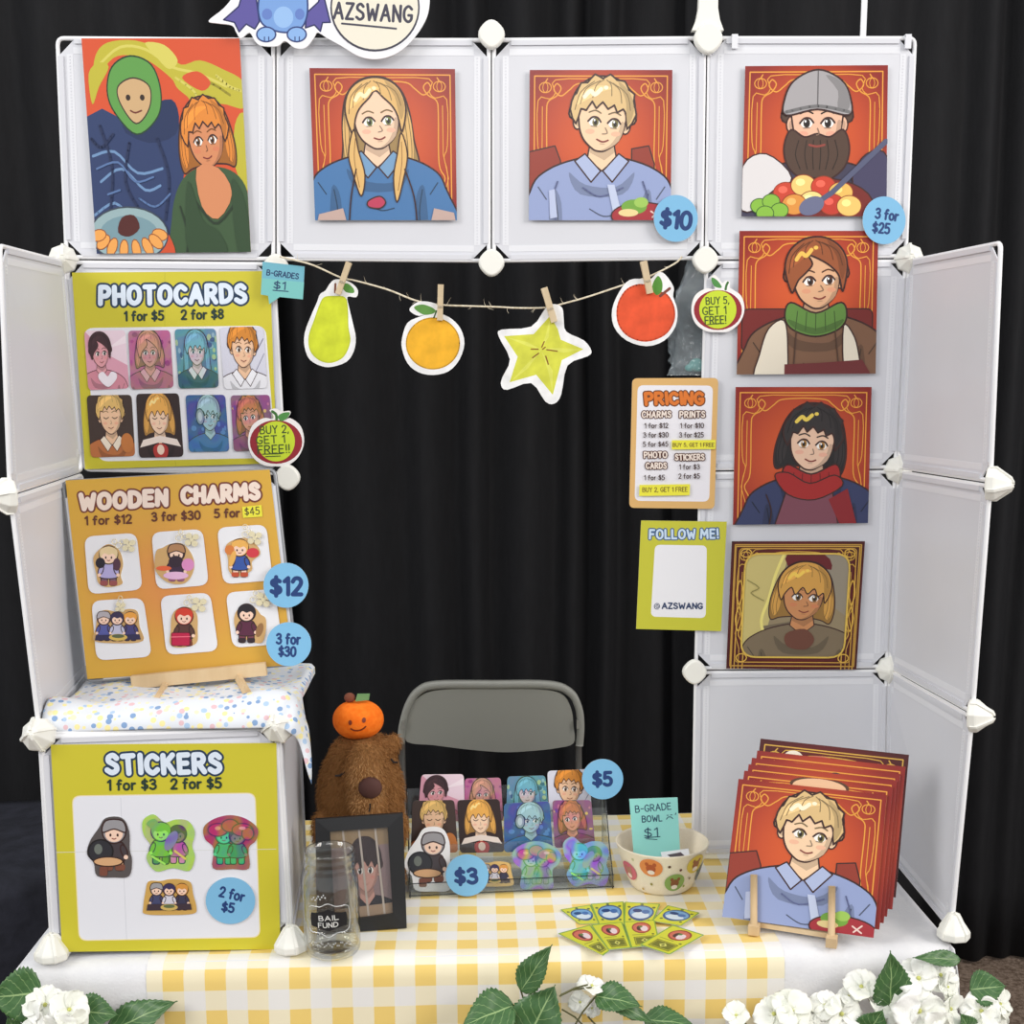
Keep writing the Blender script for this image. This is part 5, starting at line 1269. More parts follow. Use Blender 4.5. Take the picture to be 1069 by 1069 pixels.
def f_star(a):
    a.poly([(246, 246), (276, 300), (288, 342), (378, 380), (292, 424), (256, 562), (190, 482), (84, 512), (116, 410), (62, 328), (180, 320)], (212, 214, 78))
    for q in ([(246, 252), (226, 330), (208, 380), (240, 332)], [(66, 330), (150, 366), (214, 384), (156, 352)], [(372, 381), (300, 376), (212, 376), (300, 394)], [(255, 556), (238, 470), (210, 384), (256, 466)], [(88, 510), (142, 450), (216, 376), (156, 458)]): a.poly(q, (222, 224, 100))
    for p, q in (((212, 372), (222, 350)), ((170, 380), (198, 380)), ((232, 382), (274, 388)), ((176, 414), (200, 396)), ((228, 408), (238, 440)), ((216, 380), (226, 372))): a.line([p, q], 5, (140, 96, 50))
fruit(ZC2, [(228, 216), (262, 200), (294, 216), (300, 262), (310, 310), (380, 345), (410, 386), (395, 408), (315, 445), (290, 560), (262, 597), (226, 588), (170, 515), (75, 542), (50, 524), (56, 490), (85, 420), (41, 330), (52, 302), (170, 290)], f_star, 'yellow star fruit paper cut-out, third fruit on the twine')
def f_tom(a):
    wash(a, [(590, 125), (545, 150), (515, 210), (520, 280), (560, 328), (628, 347), (700, 322), (736, 270), (738, 215), (712, 165), (672, 150), (636, 128)], (228, 90, 56), [(600, 220, 60, 66, 12), (680, 250, 46, 60, -10), (620, 300, 60, 30, -12), (580, 180, 30, 30, 16)], 4)
    a.poly([(674, 88), (692, 112), (690, 150), (668, 164), (652, 130)], (92, 150, 64), 4); a.line([(684, 168), (722, 138)], 11, (128, 72, 60))
fruit(ZC2, [(562, 104), (522, 150), (493, 220), (500, 290), (550, 345), (630, 368), (700, 346), (745, 290), (753, 225), (736, 170), (738, 132), (704, 82), (676, 74), (642, 104), (620, 100)], f_tom, 'red apple paper cut-out with leaf and stem, rightmost fruit on the twine')
def clothespin(z, p, q, wd, label):
    (u0, v0), (u1, v1) = px(z, [p, q]); y = YF - .005
    a_, b_ = B(u0, v0, y), B(u1, v1, y); d = (b_ - a_).normalized(); sd = V((-d.z, 0, d.x)); w_ = wd * z[2] / 590.0
    t = thing('clothespin', label, 'clothespin', (a_ + b_) / 2, 'wooden clothespins on the twine')
    ln = (b_ - a_).length
    for s in (-1, 1):
        mb = MB(); o = [a_ + V((0, s * .0035 + (.002 * s), 0)), a_ + d * ln * .35 + V((0, s * .0030, 0)), b_ + V((0, s * .0022, 0))]
        mb.bar(o[0], o[1], w_, .0042, (0, 1, 0)); mb.bar(o[1] - d * .001, o[2], w_, .0042, (0, 1, 0))
        build('jaw', mb, M['peg'], t)
    mb = MB(); c = a_ + d * ln * .62
    for k in range(3): mb.tube([c + V((0, .0075 * math.sin(q_), 0)) + d * (.0022 * math.cos(q_)) + sd * (w_ * .3 * (k - 1)) for q_ in [2 * PI * j / 14 for j in range(14)]], .0005, 5, True)
    build('spring', mb, M['steel'], t)
clothespin(ZC1, (344, 48), (282, 225), 30, 'wooden clothespin tilted over the pear cut-out')
clothespin(ZC1, (856, 172), (851, 372), 31, 'upright wooden clothespin holding the orange cut-out')
clothespin(ZC2, (221, 136), (262, 272), 25, 'wooden clothespin holding the star fruit cut-out')
clothespin(ZC2, (617, 30), (643, 158), 25, 'wooden clothespin holding the red apple cut-out')

# clear plastic bag hanging behind the right tower's edge
bt = thing('plastic_bag', 'crumpled clear plastic bag hanging behind the red apple cut-out', 'bag', B(722, 392, .02))
rn = random.Random(9); P = []
for i in range(25):
    t_ = i / 24; v = 268 + 124 * t_; row = []
    cu = 728 - 4 * t_; hw = 8 + 17 * min(1, t_ * 2.2)
    for j in range(28):
        th = 2 * PI * j / 28; k = 1 + .16 * math.sin(5 * th + 9 * t_) + rn.uniform(-.1, .1)
        p = B(cu + hw * k * math.cos(th), v, 0.032); row.append(p + V((0, .020 * k * math.sin(th) * (1 if 0 < i < 24 else .2), 0)))
    P.append(row)
mb = MB(); mb.grid(P, 0, True, None, closed_v=True); mb.fan(range(len(mb.v) - 28, len(mb.v))); build('film', mb, M['bag'], bt)
mb = MB(); mb.ellipsoid(B(727, 381, .030), (.014, .010, .012), 8, 12)
for k in range(4): mb.ellipsoid(B(720 + 5 * k, 384 - 3 * (k % 2), .026), (.009, .006, .007), 6, 8)
build('teal_wrapping', mb, mat('teal_film', (120, 214, 200), 0.3), bt)

# ================================================================== folding chair behind the table
ch = thing('folding_chair', 'grey folding chair behind the table', 'chair', (0.0, 0.5, 0), None)
ZD2 = (400, 690, .22451); YC = 0.56
cp = lambda u, v, dy=0: B(*px(ZD2, [(u, v)])[0], YC + dy)
mb = MB(); sh = cm([(112, 372), (108, 300), (128, 212), (190, 150), (300, 128), (500, 124), (720, 128), (828, 150), (872, 215), (884, 300), (884, 378), (800, 402), (690, 414), (560, 420), (400, 408), (240, 388)], True, 4)
nrm = V((0, -1, 0)); back = [cp(u, v) for u, v in sh]; cx_ = sum((p.x for p in back)) / len(back)
mb.prism(back, nrm, -.006, .008); bevel(build('backrest', mb, M['chair'], ch), .006, 3)
fl = cm([(84, 384), (90, 300), (118, 205), (165, 140), (250, 112), (510, 110), (770, 112), (868, 146), (908, 215), (918, 300), (912, 392)], False, 5)
P = []; pp = [cp(u, v, -.004) for u, v in fl]
for i, p in enumerate(pp):
    d = (pp[min(i + 1, len(pp) - 1)] - pp[max(i - 1, 0)]).normalized(); sd = V((d.z, 0, -d.x)) * .0085
    P.append([p + sd + V((0, .012, 0)), p + sd + V((0, -.007, 0)), p + sd * .5 + V((0, -.011, 0)), p - sd * .5 + V((0, -.011, 0)), p - sd + V((0, -.007, 0)), p - sd + V((0, .012, 0))])
mb = MB(); mb.grid(P, 0, True, None, closed_v=True); mb.fan(range(0, 6)); mb.fan(range(len(mb.v) - 6, len(mb.v))); build('frame_rim', mb, M['chair'], ch)
for u in (92, 906):
    mb = MB(); c = cp(u, 294, -.017); mb.box(c, (.0035, 0, 0), (0, .003, 0), (0, 0, .010)); mb.tube([c + V((0, -.004, .004)), c + V((0, 0, .004))], .0028, 10); build('rivet_plate', mb, M['steel'], ch)
pl, pr = cp(88, 384), cp(908, 390)
for p in (pl, pr):
    mb = MB(); mb.tube([p + V((0, 0, .01)), V((p.x, YC - .02, .62)), V((p.x, YC - .10, .42)), V((p.x, YC - .38, .015))], .0078, 12); build('front_leg', mb, M['steel'], ch)
    mb = MB(); s = 1 if p.x > 0 else -1; mb.tube([V((p.x - s * .025, YC - .36, .44)), V((p.x - s * .025, YC + .06, .015))], .0078, 12); build('rear_leg', mb, M['steel'], ch)
mb = MB(); mb.prism([V((x, y, .445)) for x, y in rnd([(pl.x + .04, YC - .08), (pr.x - .04, YC - .08), (pr.x - .03, YC - .44), (pl.x + .03, YC - .44)], .05)], V((0, 0, 1)), -.01, .012); bevel(build('seat', mb, M['chair'], ch), .005, 2)
mb = MB(); mb.tube([V((pl.x, YC - .3, .13)), V((pr.x, YC - .3, .13))], .006, 10); build('crossbar', mb, M['steel'], ch)

# ================================================================== plush
pc = V((-0.248, -0.092, TZ + 0.008)); tp = thing('plush_capybara', 'brown plush capybara with a smiling orange on its head, beside the cube', 'soft toy', pc)
mb = MB()
mb.ellipsoid(pc + V((0, .01, .075)), (.074, .066, .078)); mb.ellipsoid(pc + V((0, .005, .16)), (.077, .066, .11)); mb.ellipsoid(pc + V((.004, .0, .225)), (.060, .058, .056))
rx = Matrix.Rotation(0.30, 3, 'X')
mb.ellipsoid(pc + V((.016, -.046, .205)), (.042, .040, .078), rot=rx); mb.ellipsoid(pc + V((.020, -.062, .165)), (.036, .034, .036))
mb.ellipsoid(pc + V((.060, .012, .254)), (.014, .012, .018))
for e in (-1, 1): mb.ellipsoid(pc + V((e * .05, -.05, .03)), (.03, .03, .028)); mb.ellipsoid(pc + V((e * .066, -.032, .11)), (.018, .026, .036))
o = build('tmp', mb, M['black'])
md = o.modifiers.new('r', 'REMESH'); md.mode = 'VOXEL'; md.voxel_size = .0045
ms = o.modifiers.new('s', 'SMOOTH'); ms.iterations = 6; ms.factor = .5
dg = bpy.context.evaluated_depsgraph_get(); me = bpy.data.meshes.new_from_object(o.evaluated_get(dg)); o0 = V(o.location)
bpy.data.objects.remove(o)
rn = random.Random(2); fur = MB()
vv = [v.co + o0 for v in me.vertices]; nn = [v.normal.copy() for v in me.vertices]
for q in me.polygons: fur.face([vv[i] for i in q.vertices], lin((150, 106, 64)), 0, True)
def furcol(p, n):
    d = p - (pc + V((.016, -.07, .20)))
    k = max(0, 1 - (d.x ** 2 / .036 ** 2 + max(0, d.y) ** 2 / .05 ** 2 + d.z ** 2 / .07 ** 2) ** 2) * (1 if n.y < .1 else 0)
    j = rn.uniform(-12, 12); return tuple(max(0, a_ * (1 - k) + b_ * k + j) for a_, b_ in zip((150, 106, 64), (200, 154, 104)))
for i in range(len(vv)):
    for _ in range(3):
        p = vv[i] + V((rn.uniform(-.003, .003), rn.uniform(-.003, .003), rn.uniform(-.003, .003))); n = nn[i]
        d = (n * .8 + V((rn.uniform(-.5, .5), rn.uniform(-.5, .5), -.75 + rn.uniform(-.3, .3)))).normalized(); s = d.cross(V((rn.uniform(-1, 1), rn.uniform(-1, 1), rn.uniform(-1, 1)))).normalized() * .0006
        ln = rn.uniform(.005, .010); fur.face([p - s, p + s, p + d * ln], lin(furcol(p, n)))
M['fur'] = ink_mat('brown_plush_fur', 0.9, 0.1)
build('body', fur, M['fur'], tp)
def snap_front(x, z):                       # nearest body point seen from the front at x, z
    best = min((v for v in vv if abs(v.x - x) < .006 and abs(v.z - z) < .006), key=lambda v: v.y, default=V((x, -.16, z))); return best
mb = MB(); q = on(386, 824, 1, -.19); f = snap_front(q.x, q.z); mb.ellipsoid(V((q.x, f.y - .002, q.z)), (.0205, .011, .0195)); build('nose', mb, mat('plush_nose', (84, 50, 44), .8), tp)
dk = mat('stitch_thread', (38, 26, 22), .8)
for pts in (((350, 810.5), (355, 809.5), (359.5, 806.5)), ((406.5, 800), (409.5, 803), (413.5, 803.5))):
    P = []
    for u, v in pts:
        q = on(u, v, 1, -.165); P.append(V((q.x, snap_front(q.x, q.z).y - .0105, q.z)))
    ym = P[1].y
    P = [V((p.x, ym + .004 * abs(k - 1), p.z)) for k, p in enumerate(P)]
    mb = MB(); mb.tube(P, .0021, 6); build('closed_eye', mb, dk, tp)
P = []
for u, v in ((387, 836), (387, 840), (386, 844)):
    q = on(u, v, 1, -.18); f = snap_front(q.x, q.z); P.append(V((q.x, f.y - .009, q.z)))
mb = MB(); mb.tube(P, .0016, 6); build('mouth', mb, dk, tp)
# the orange with its smile
oc = B(374, 751, -.105); mb = MB(); P = []
for i in range(25):
    th = PI * i / 24; row = []
    for j in range(48):
        a_ = 2 * PI * j / 48; k = 1 + .018 * abs(math.cos(a_ * 4)); r = math.sin(th) ** .85 * .0445 * k; z = .0345 * math.cos(th) * (1 - .12 * math.exp(-(math.sin(th) / .3) ** 2))
        row.append(oc + V((r * math.cos(a_), r * math.sin(a_) * .9, z)))
    P.append(row)
mb.grid(P, 0, True, None, closed_v=True)
og = build('orange_fruit', mb, noise_mat('orange_felt', (244, 112, 24), (252, 128, 36), 120, .85, .1, 400, spec=.2), tp)
def of(u, v, l):
    d = ray(u, v); # front surface of the orange
    p = on(u, v, 1, oc.y); x = (p.x - oc.x) / .045; z = (p.z - oc.z) / .035; y = oc.y - .0402 * math.sqrt(max(0, 1 - min(1, x * x + z * z))); return V((p.x, y - l, p.z))
a = Art(of, .0012)
ZC8 = (310, 710, .1496); cv = lambda pts: px(ZC8, pts)
for c in ((386, 256), (480, 240)): x_, y_ = cv([c])[0]; a.ell(x_, y_, 1.9, 2.6, (120, 44, 20), 0, 12)
a.line(cv([(392, 298), (412, 308), (440, 310), (470, 302), (492, 284)]), 1.5, (120, 44, 20), 3)
build('smile', a.mb, M['ink'], og)
mb = MB(); lf = [oc + V((x, -.004 + .002 * math.cos(x * 300), z)) for x, z in ((-.004, .034), (.020, .036), (.022, .047), (.0, .047))]; mb.prism(lf, V((0, -1, 0)), -.002, .002); build('leaf', mb, mat('green_felt', (106, 150, 96), .8), tp)
mb = MB(); mb.ellipsoid(oc + V((-.014, 0, .040)), (.010, .007, .009), 8, 12); build('stem', mb, mat('brown_felt', (120, 66, 46), .85), tp)

# ================================================================== photo frame
YFm = -0.29
bl, br = on(331, 975, 2, TZ + .002), on(424.5, 968, 2, TZ + .002); ex = (br - bl).normalized(); hb_ = V((-ex.y, ex.x, 0)); lean = math.radians(9)
upf = V((0, 0, 1)) * math.cos(lean) + hb_ * math.sin(lean); nf = ex.cross(upf).normalized()
if nf.y > 0: nf = -nf
pf = lambda u, v, l=0: onp(u, v, bl, nf) + nf * l
tf = thing('photo_frame', 'black picture frame with a portrait, standing behind the glass jar', 'picture frame', (bl + br) / 2)
out = [pf(329, 855), pf(420.5, 848.5), br, bl]; inn = [pf(344.5, 867.4), pf(404.6, 863), pf(410, 953), pf(350, 961)]
mb = MB()
for i in range(4):
    j = (i + 1) % 4; o1, o2, i1, i2 = out[i], out[j], inn[i], inn[j]
    f1 = [o1 + nf * .004, o2 + nf * .004, i2 + nf * .006, i1 + nf * .006]
    mb.face(f1); mb.face([o1 - nf * .008, o2 - nf * .008, o2 + nf * .004, o1 + nf * .004]); mb.face([i1 + nf * .006, i2 + nf * .006, i2 - nf * .003, i1 - nf * .003])
mb.face([p - nf * .008 for p in reversed(out)])
build('moulding', mb, M['black'], tf)
a = Art(qm([p - nf * .002 for p in inn])); a.base(rect(0, 0, 100, 100), (176, 152, 132), .0006); a.clip = rect(0, 0, 100, 100)
a.poly(rect(0, 0, 100, 22), (160, 136, 104)); a.poly(rect(0, 20, 100, 90), (150, 128, 128)); a.poly(rect(0, 88, 100, 100), (168, 142, 116))
bust(a, 58, 46, 21, (60, 46, 46), (206, 158, 144), (48, 44, 48), 'short', .02, None, -.4)
a.poly(rect(0, 88, 100, 100), (168, 142, 116))
for x in (22, 50, 78): a.line([(x, 0), (x + 8, 100)], 3.5, (196, 184, 172))
build('portrait', a.mb, M['gloss_ink'], tf)
mb = MB(); mb.prism(inn, nf, .0005, .0016); build('glass_pane', mb, M['pane'], tf)
mb = MB(); c = (out[0] + out[1]) / 2 * .45 + (out[2] + out[3]) / 2 * .55 - nf * .009; ft = V((c.x, c.y, TZ + .002)) - V((nf.x, nf.y, 0)).normalized() * .055; mb.bar(c, ft, .03, .003, tuple(nf)); build('back_stand', mb, M['black'], tf)

# ================================================================== glass jar
jc = on(348.5, 988, 2, TZ + .0015); jc.y = -.368; jr = .0445
jar = thing('glass_jar', 'clear glass mason jar with chalk label, at the right of the cube', 'jar', jc)
mb = MB()
prof = [(.0, .004), (.030, .003), (.034, .0), (.041, .001), (.0445, .008), (.0450, .02), (.0450, .115), (.0440, .126), (.0415, .134), (.0398, .138), (.0396, .142), (.0410, .145), (.0414, .147), (.0400, .149), (.0398, .156), (.0412, .158), (.0398, .160), (.0396, .166), (.0406, .169), (.0396, .172),
        (.0374, .171), (.0368, .155), (.0370, .139), (.0410, .126), (.0418, .113), (.0418, .018), (.039, .009), (.0, .008)]
mb.lathe(jc, prof, 56); build('glass_body', mb, M['glass'], jar)
mb = MB(); rn = random.Random(3)
def cyl(r): return lambda u, v, l: jc + V(((r + l) * math.sin(u / r), -(r + l) * math.cos(u / r), v))
cy = cyl(.0452)
mb2 = MB()
for k in range(26):                                    # embossed marks near the base and the shoulder
    u = -.036 + .072 * k / 25; mb.ellipsoid(cy(u, .030 + .003 * math.sin(k * 1.7), 0), (.0011, .0009, .0016), 5, 8)
for k in range(9): mb.ellipsoid(cy(-.026 + .0028 * k, .104 + .003 * math.sin(k * 2.1) + .0009 * k, 0), (.0013, .0010, .0018), 5, 8)
ol = [(-.031, .088), (-.012, .091), (0, .096), (.012, .091), (.031, .088), (.031, .055), (.012, .052), (0, .046), (-.012, .052), (-.031, .055)]
mb.tube([cy(p[0], p[1], .0002) for p in cm([(p[0] * 1.08, .071 + (p[1] - .071) * 1.12) for p in ol], True, 3)], .0008, 6, True)
build('embossing', mb, M['emboss'], jar)
a = Art(cy, .0007); hexo = []
for p in [(-.029, .082), (-.02, .083), (-.01, .085), (0, .089), (.01, .085), (.02, .083), (.029, .082), (.031, .071), (.029, .060), (.02, .059), (.01, .057), (0, .053), (-.01, .057), (-.02, .059), (-.029, .060), (-.031, .071)]: hexo.append(p)
k = len(hexo); l = a.lift()
for i in range(6):                                     # label in strips so it follows the curve
    hi = [hexo[i], hexo[i + 1]]; lo = [hexo[14 - i], hexo[14 - i - 1]] if i < 6 else None
    a.mb.face([cy(hi[0][0], hi[0][1], .0006), cy(hi[1][0], hi[1][1], .0006), cy(lo[1][0], lo[1][1], .0006), cy(lo[0][0], lo[0][1], .0006)], lin((34, 34, 36)))
a.mb.face([cy(*hexo[14], .0006), cy(*hexo[15], .0006), cy(*hexo[0], .0006)], lin((34, 34, 36))); a.mb.face([cy(*hexo[6], .0006), cy(*hexo[7], .0006), cy(*hexo[8], .0006)], lin((34, 34, 36)))
a.fn = lambda u, v, l: cy(u, .142 - v, l + .0004)
a.text('BAIL', .0005, .142 - .0755, .030, .0075, .0014, (226, 226, 222), -.05); a.text('FUND', -.0005, .142 - .0640, .030, .0075, .0014, (226, 226, 222), -.05)
build('chalk_label', a.mb, M['ink'], jar)['label'] = 'black chalk label reading BAIL FUND'

# ================================================================== clear tiered holder with cards and stickers
hl_, hr_ = on(427, 937, 2, TZ + .002), on(641, 927, 2, TZ + .002); hx = (hr_ - hl_).normalized(); hn = V((hx.y, -hx.x, 0)); hbk = -hn; HW = (hr_ - hl_).length
th_ = thing('card_holder', 'clear tiered plastic holder full of cards and stickers, on the gingham', 'card holder', (hl_ + hr_) / 2)
hp = lambda a_, d, z: hl_ + hx * (a_ * HW) + hbk * d + V((0, 0, z))
for a_ in (0.006, .994):
    mb = MB(); pr = [hp(a_, 0, .0), hp(a_, 0, .022), hp(a_, .030, .060), hp(a_, .034, .064), hp(a_, .066, .115), hp(a_, .095, .165), hp(a_, .112, .165), hp(a_, .112, .0)]
    mb.prism(pr, hx, -.0012, .0012); o_ = build('side_panel', mb, M['acrylic'], th_)
    mb = MB(); mb.tube(pr, .0011, 5, True); build('edge', mb, M['acrylic_edge'], o_)
def slab(a0, a1, d0, z0, d1, z1, t_=.0024):
    mb = MB(); q = [hp(a0, d0, z0), hp(a1, d0, z0), hp(a1, d1, z1), hp(a0, d1, z1)]; n_ = (q[1] - q[0]).cross(q[3] - q[0]).normalized(); mb.prism(q, n_, 0, t_); return mb
build('base_plate', slab(0, 1, 0, .0, .112, .0), M['acrylic'], th_); build('front_lip', slab(0, 1, .001, .003, -.001, .024), M['acrylic'], th_)
mb = MB(); mb.tube([hp(0, 0, .003), hp(1, 0, .003)], .0013, 6); mb.tube([hp(0, -.001, .026), hp(1, -.001, .026)], .0011, 6); build('lip_edge', mb, M['acrylic_edge'], th_)
for d0, z0, d1, z1 in ((.030, .003, .044, .080), (.066, .06, .080, .125), (.100, .1, .112, .165)): build('tier_back', slab(.005, .995, d0, z0, d1, z1), M['acrylic'], th_)
for d0, d1, z in ((.034, .066, .040), (.068, .098, .082)): build('tier_floor', slab(.005, .995, d0, z, d1, z), M['acrylic'], th_)
ZB8 = (410, 780, .23386)
def hplane(d, z, lean):                       # leaning plane through depth d, height z inside the holder
    n_ = (hn * math.cos(lean) + V((0, 0, 1)) * math.sin(lean)).normalized(); return zp(ZB8, hp(.5, d, z), n_), n_
back_c = [(((128, 122), (317, 120), (322, 330), (110, 335)), 0), (((322, 140), (482, 136), (494, 330), (320, 335)), 1), (((512, 131), (681, 126), (700, 330), (505, 335)), 2), (((690, 106), (876, 98), (892, 330), (700, 335)), 3)]
front_c = [(((88, 240), (275, 235), (292, 470), (80, 475)), 4), (((287, 236), (476, 231), (500, 468), (300, 473)), 5), (((496, 251), (700, 241), (716, 460), (497, 470)), 6), (((712, 237), (886, 236), (904, 440), (722, 450)), 7)]
f1, n1 = hplane(.094, .118, .16); f2, n2_ = hplane(.060, .066, .16)
for fn_, row, tier in ((f1, back_c, 'back row of the clear holder'), (f2, front_c, 'front row of the clear holder')):
    for q, k in row:
        lb, bgc, dr, mm = CARDS[k]
        nm = lb.split(' with ')[0].split(' in an ')[0] + ', in the ' + tier
        card(q, nm, bgc, dr, fn_, 'photocards in the clear holder', .0, mm)
f3, n3 = hplane(.012, .010, .25); f4, _ = hplane(.018, .010, .25)
sticker('sticker of a grey-capped little figure with a black pot, in the clear holder', grey_out(170, 506, 138), (236, 236, 238), s_grey(170, 506, 126), f3, 'gloss_ink', 'stickers in the clear holder')
sticker('gold-edged sticker of little figures, half behind the $3 price dot', trio_out(455, 565, 68), (214, 178, 110), s_trio(455, 565, 64), f4, 'gloss_ink', 'stickers in the clear holder')
sticker('holographic sticker of little figures under red caps, in the clear holder', mush_out(640, 530, 104), (150, 130, 190), s_mush(640, 530, 94, (206, 52, 44), (150, 130, 150)), f3, 'holo_ink', 'stickers in the clear holder')
sticker('holographic blue and violet sticker of two little figures, at the right of the clear holder', pair_out(868, 512, 108), (150, 120, 220), holo_pair(868, 512, 100, (90, 150, 220), (170, 90, 210)), f3, 'holo_ink', 'stickers in the clear holder')
fd3, _ = hplane(-.010, .010, .2); fd5, _ = hplane(.070, .118, .1)
a = Art(fd3); a.base(ellp(332, 572, 96, 94, 40), BLUE, .001); a.text('$3', 328, 576, 92, 62, 17, NAVY, -.03); a.make('price_dot', 'round blue price dot reading $3, on the front of the clear holder', 'price tag', 'round blue price dots')
a = Art(fd5); a.base(ellp(937, 143, 92, 90, 40), BLUE, .001); a.text('$5', 936, 142, 78, 56, 16, NAVY, -.03); a.make('price_dot', 'round blue price dot reading $5, on the back corner of the clear holder', 'price tag', 'round blue price dots')

# ================================================================== bowl with its note
bc = V((.2955, -.122, TZ + .001)); bw = thing('bowl', 'cream bowl printed with small animal medallions, right of the card holder', 'bowl', bc)
mb = MB(); mb.lathe(bc, [(0, .003), (.047, .003), (.052, .0), (.0565, .004), (.063, .018), (.0735, .048), (.0832, .081), (.0842, .0835), (.0822, .084), (.0802, .081), (.0705, .048), (.060, .018), (.050, .007), (0, .006)], 64)
build('bowl_body', mb, noise_mat('cream_melamine', (240, 230, 208), (236, 224, 200), 400, .4, 0, spec=.5), bw)
def bs(u, v, l):                            # u: degrees around the front, v: height fraction from rim down
    z = .081 - v * .077; r = .0565 + (max(z, .001) / .081) ** .86 * .0272 + l + .0004; t_ = math.radians(u); return bc + V((r * math.sin(t_), -r * math.cos(t_), z))
def medal(u, v, c, c2, lb):
    mb = MB(); R_h, R_v = 15.5, .235
    def disc(cu, cv, rh, rv, l, col, n=20):
        rings = [[bs(cu + rh * s * math.cos(2 * PI * j / n), cv + rv * s * math.sin(2 * PI * j / n), l) for j in range(n)] for s in (1, .66, .33, .01)]
        mb.grid(rings, 0, True, lin(col), closed_v=True)
    disc(u, v, R_h, R_v, .0003, c)
    disc(u, v + .02, 6.5, .11, .0006, c2); disc(u, v + .12, 5, .06, .0009, (240, 226, 214))
    for e in (-1, 1): disc(u + e * 5, v - .09, 2.4, .05, .0007, c2)
    build('medallion', mb, M['ink'], bw)['label'] = lb
medal(-23, .27, (226, 140, 76), (178, 88, 50), 'orange medallion'); medal(-62, .52, (204, 106, 122), (180, 130, 110), 'pink medallion'); medal(11, .66, (140, 172, 92), (138, 86, 54), 'green medallion'); medal(41, .26, (226, 200, 74), (166, 104, 60), 'yellow medallion'); medal(68, .6, (130, 140, 140), (110, 100, 90), 'grey medallion')
mb = MB()
for u, v, c in ((1, .22, (96, 70, 50)), (17, .33, (110, 70, 60)), (-24, .72, (150, 140, 60)), (-48, .15, (200, 200, 160)), (28, .8, (170, 180, 80)), (36, .62, (150, 130, 90)), (-40, .9, (190, 160, 80)), (52, .5, (120, 150, 80))):
    rings = [[bs(u + 2.0 * s * math.cos(2 * PI * j / 10), v + .035 * s * math.sin(2 * PI * j / 10), .0003) for j in range(10)] for s in (1, .01)]
    mb.grid(rings, 0, True, lin(c), closed_v=True)
build('printed_fruit', mb, M['ink'], bw)
ZD3 = (620, 820, .14032); nb = V((0, -.985, .17)).normalized(); pb = B(*px(ZD3, [(450, 470)])[0], -.112)
a = Art(zp(ZD3, pb, nb)); a.base([(263, 100), (622, 88), (640, 470), (650, 640), (300, 640), (292, 470)], (150, 220, 212), .0006)
a.text('B-GRADE', 440, 165, 262, 48, 7.5, (40, 70, 96), -.09); a.text('BOWL', 432, 246, 146, 44, 7.5, (40, 70, 96), -.06); a.text("^'", 575, 232, 74, 44, 6, (40, 70, 96), -.1); a.text('$1', 424, 350, 96, 66, 7.5, (40, 70, 96), -.05)
a.line([(378, 388), (492, 380)], 6, (40, 70, 96)); a.line([(388, 396), (470, 402)], 5, (40, 70, 96))
a.make('paper_note', 'turquoise paper note reading B-GRADE BOWL $1, standing in the bowl', 'note')
a = Art(qm([bc + V((x, y, z)) for x, y, z in ((-.004, -.012, .066), (.048, -.002, .068), (.044, -.052, .061), (-.004, -.048, .060))])); a.base(rect(0, 0, 100, 100), (232, 230, 232), .001); a.poly([(20, 30), (70, 20), (90, 70), (40, 80)], (84, 66, 74)); a.poly([(44, 44), (66, 40), (70, 60)], (170, 70, 80))
a.make('sticker_packet', 'small white packet lying inside the bowl', 'packet')
a = Art(qm([bc + V((x, y, z)) for x, y, z in ((-.046, .03, .050), (.03, .035, .052), (.032, -.035, .05), (-.044, -.04, .048))])); a.base(rect(0, 0, 100, 100), (214, 210, 214), .02); a.make('sticker_packet', 'pale stack of packets at the bottom of the bowl', 'packet')

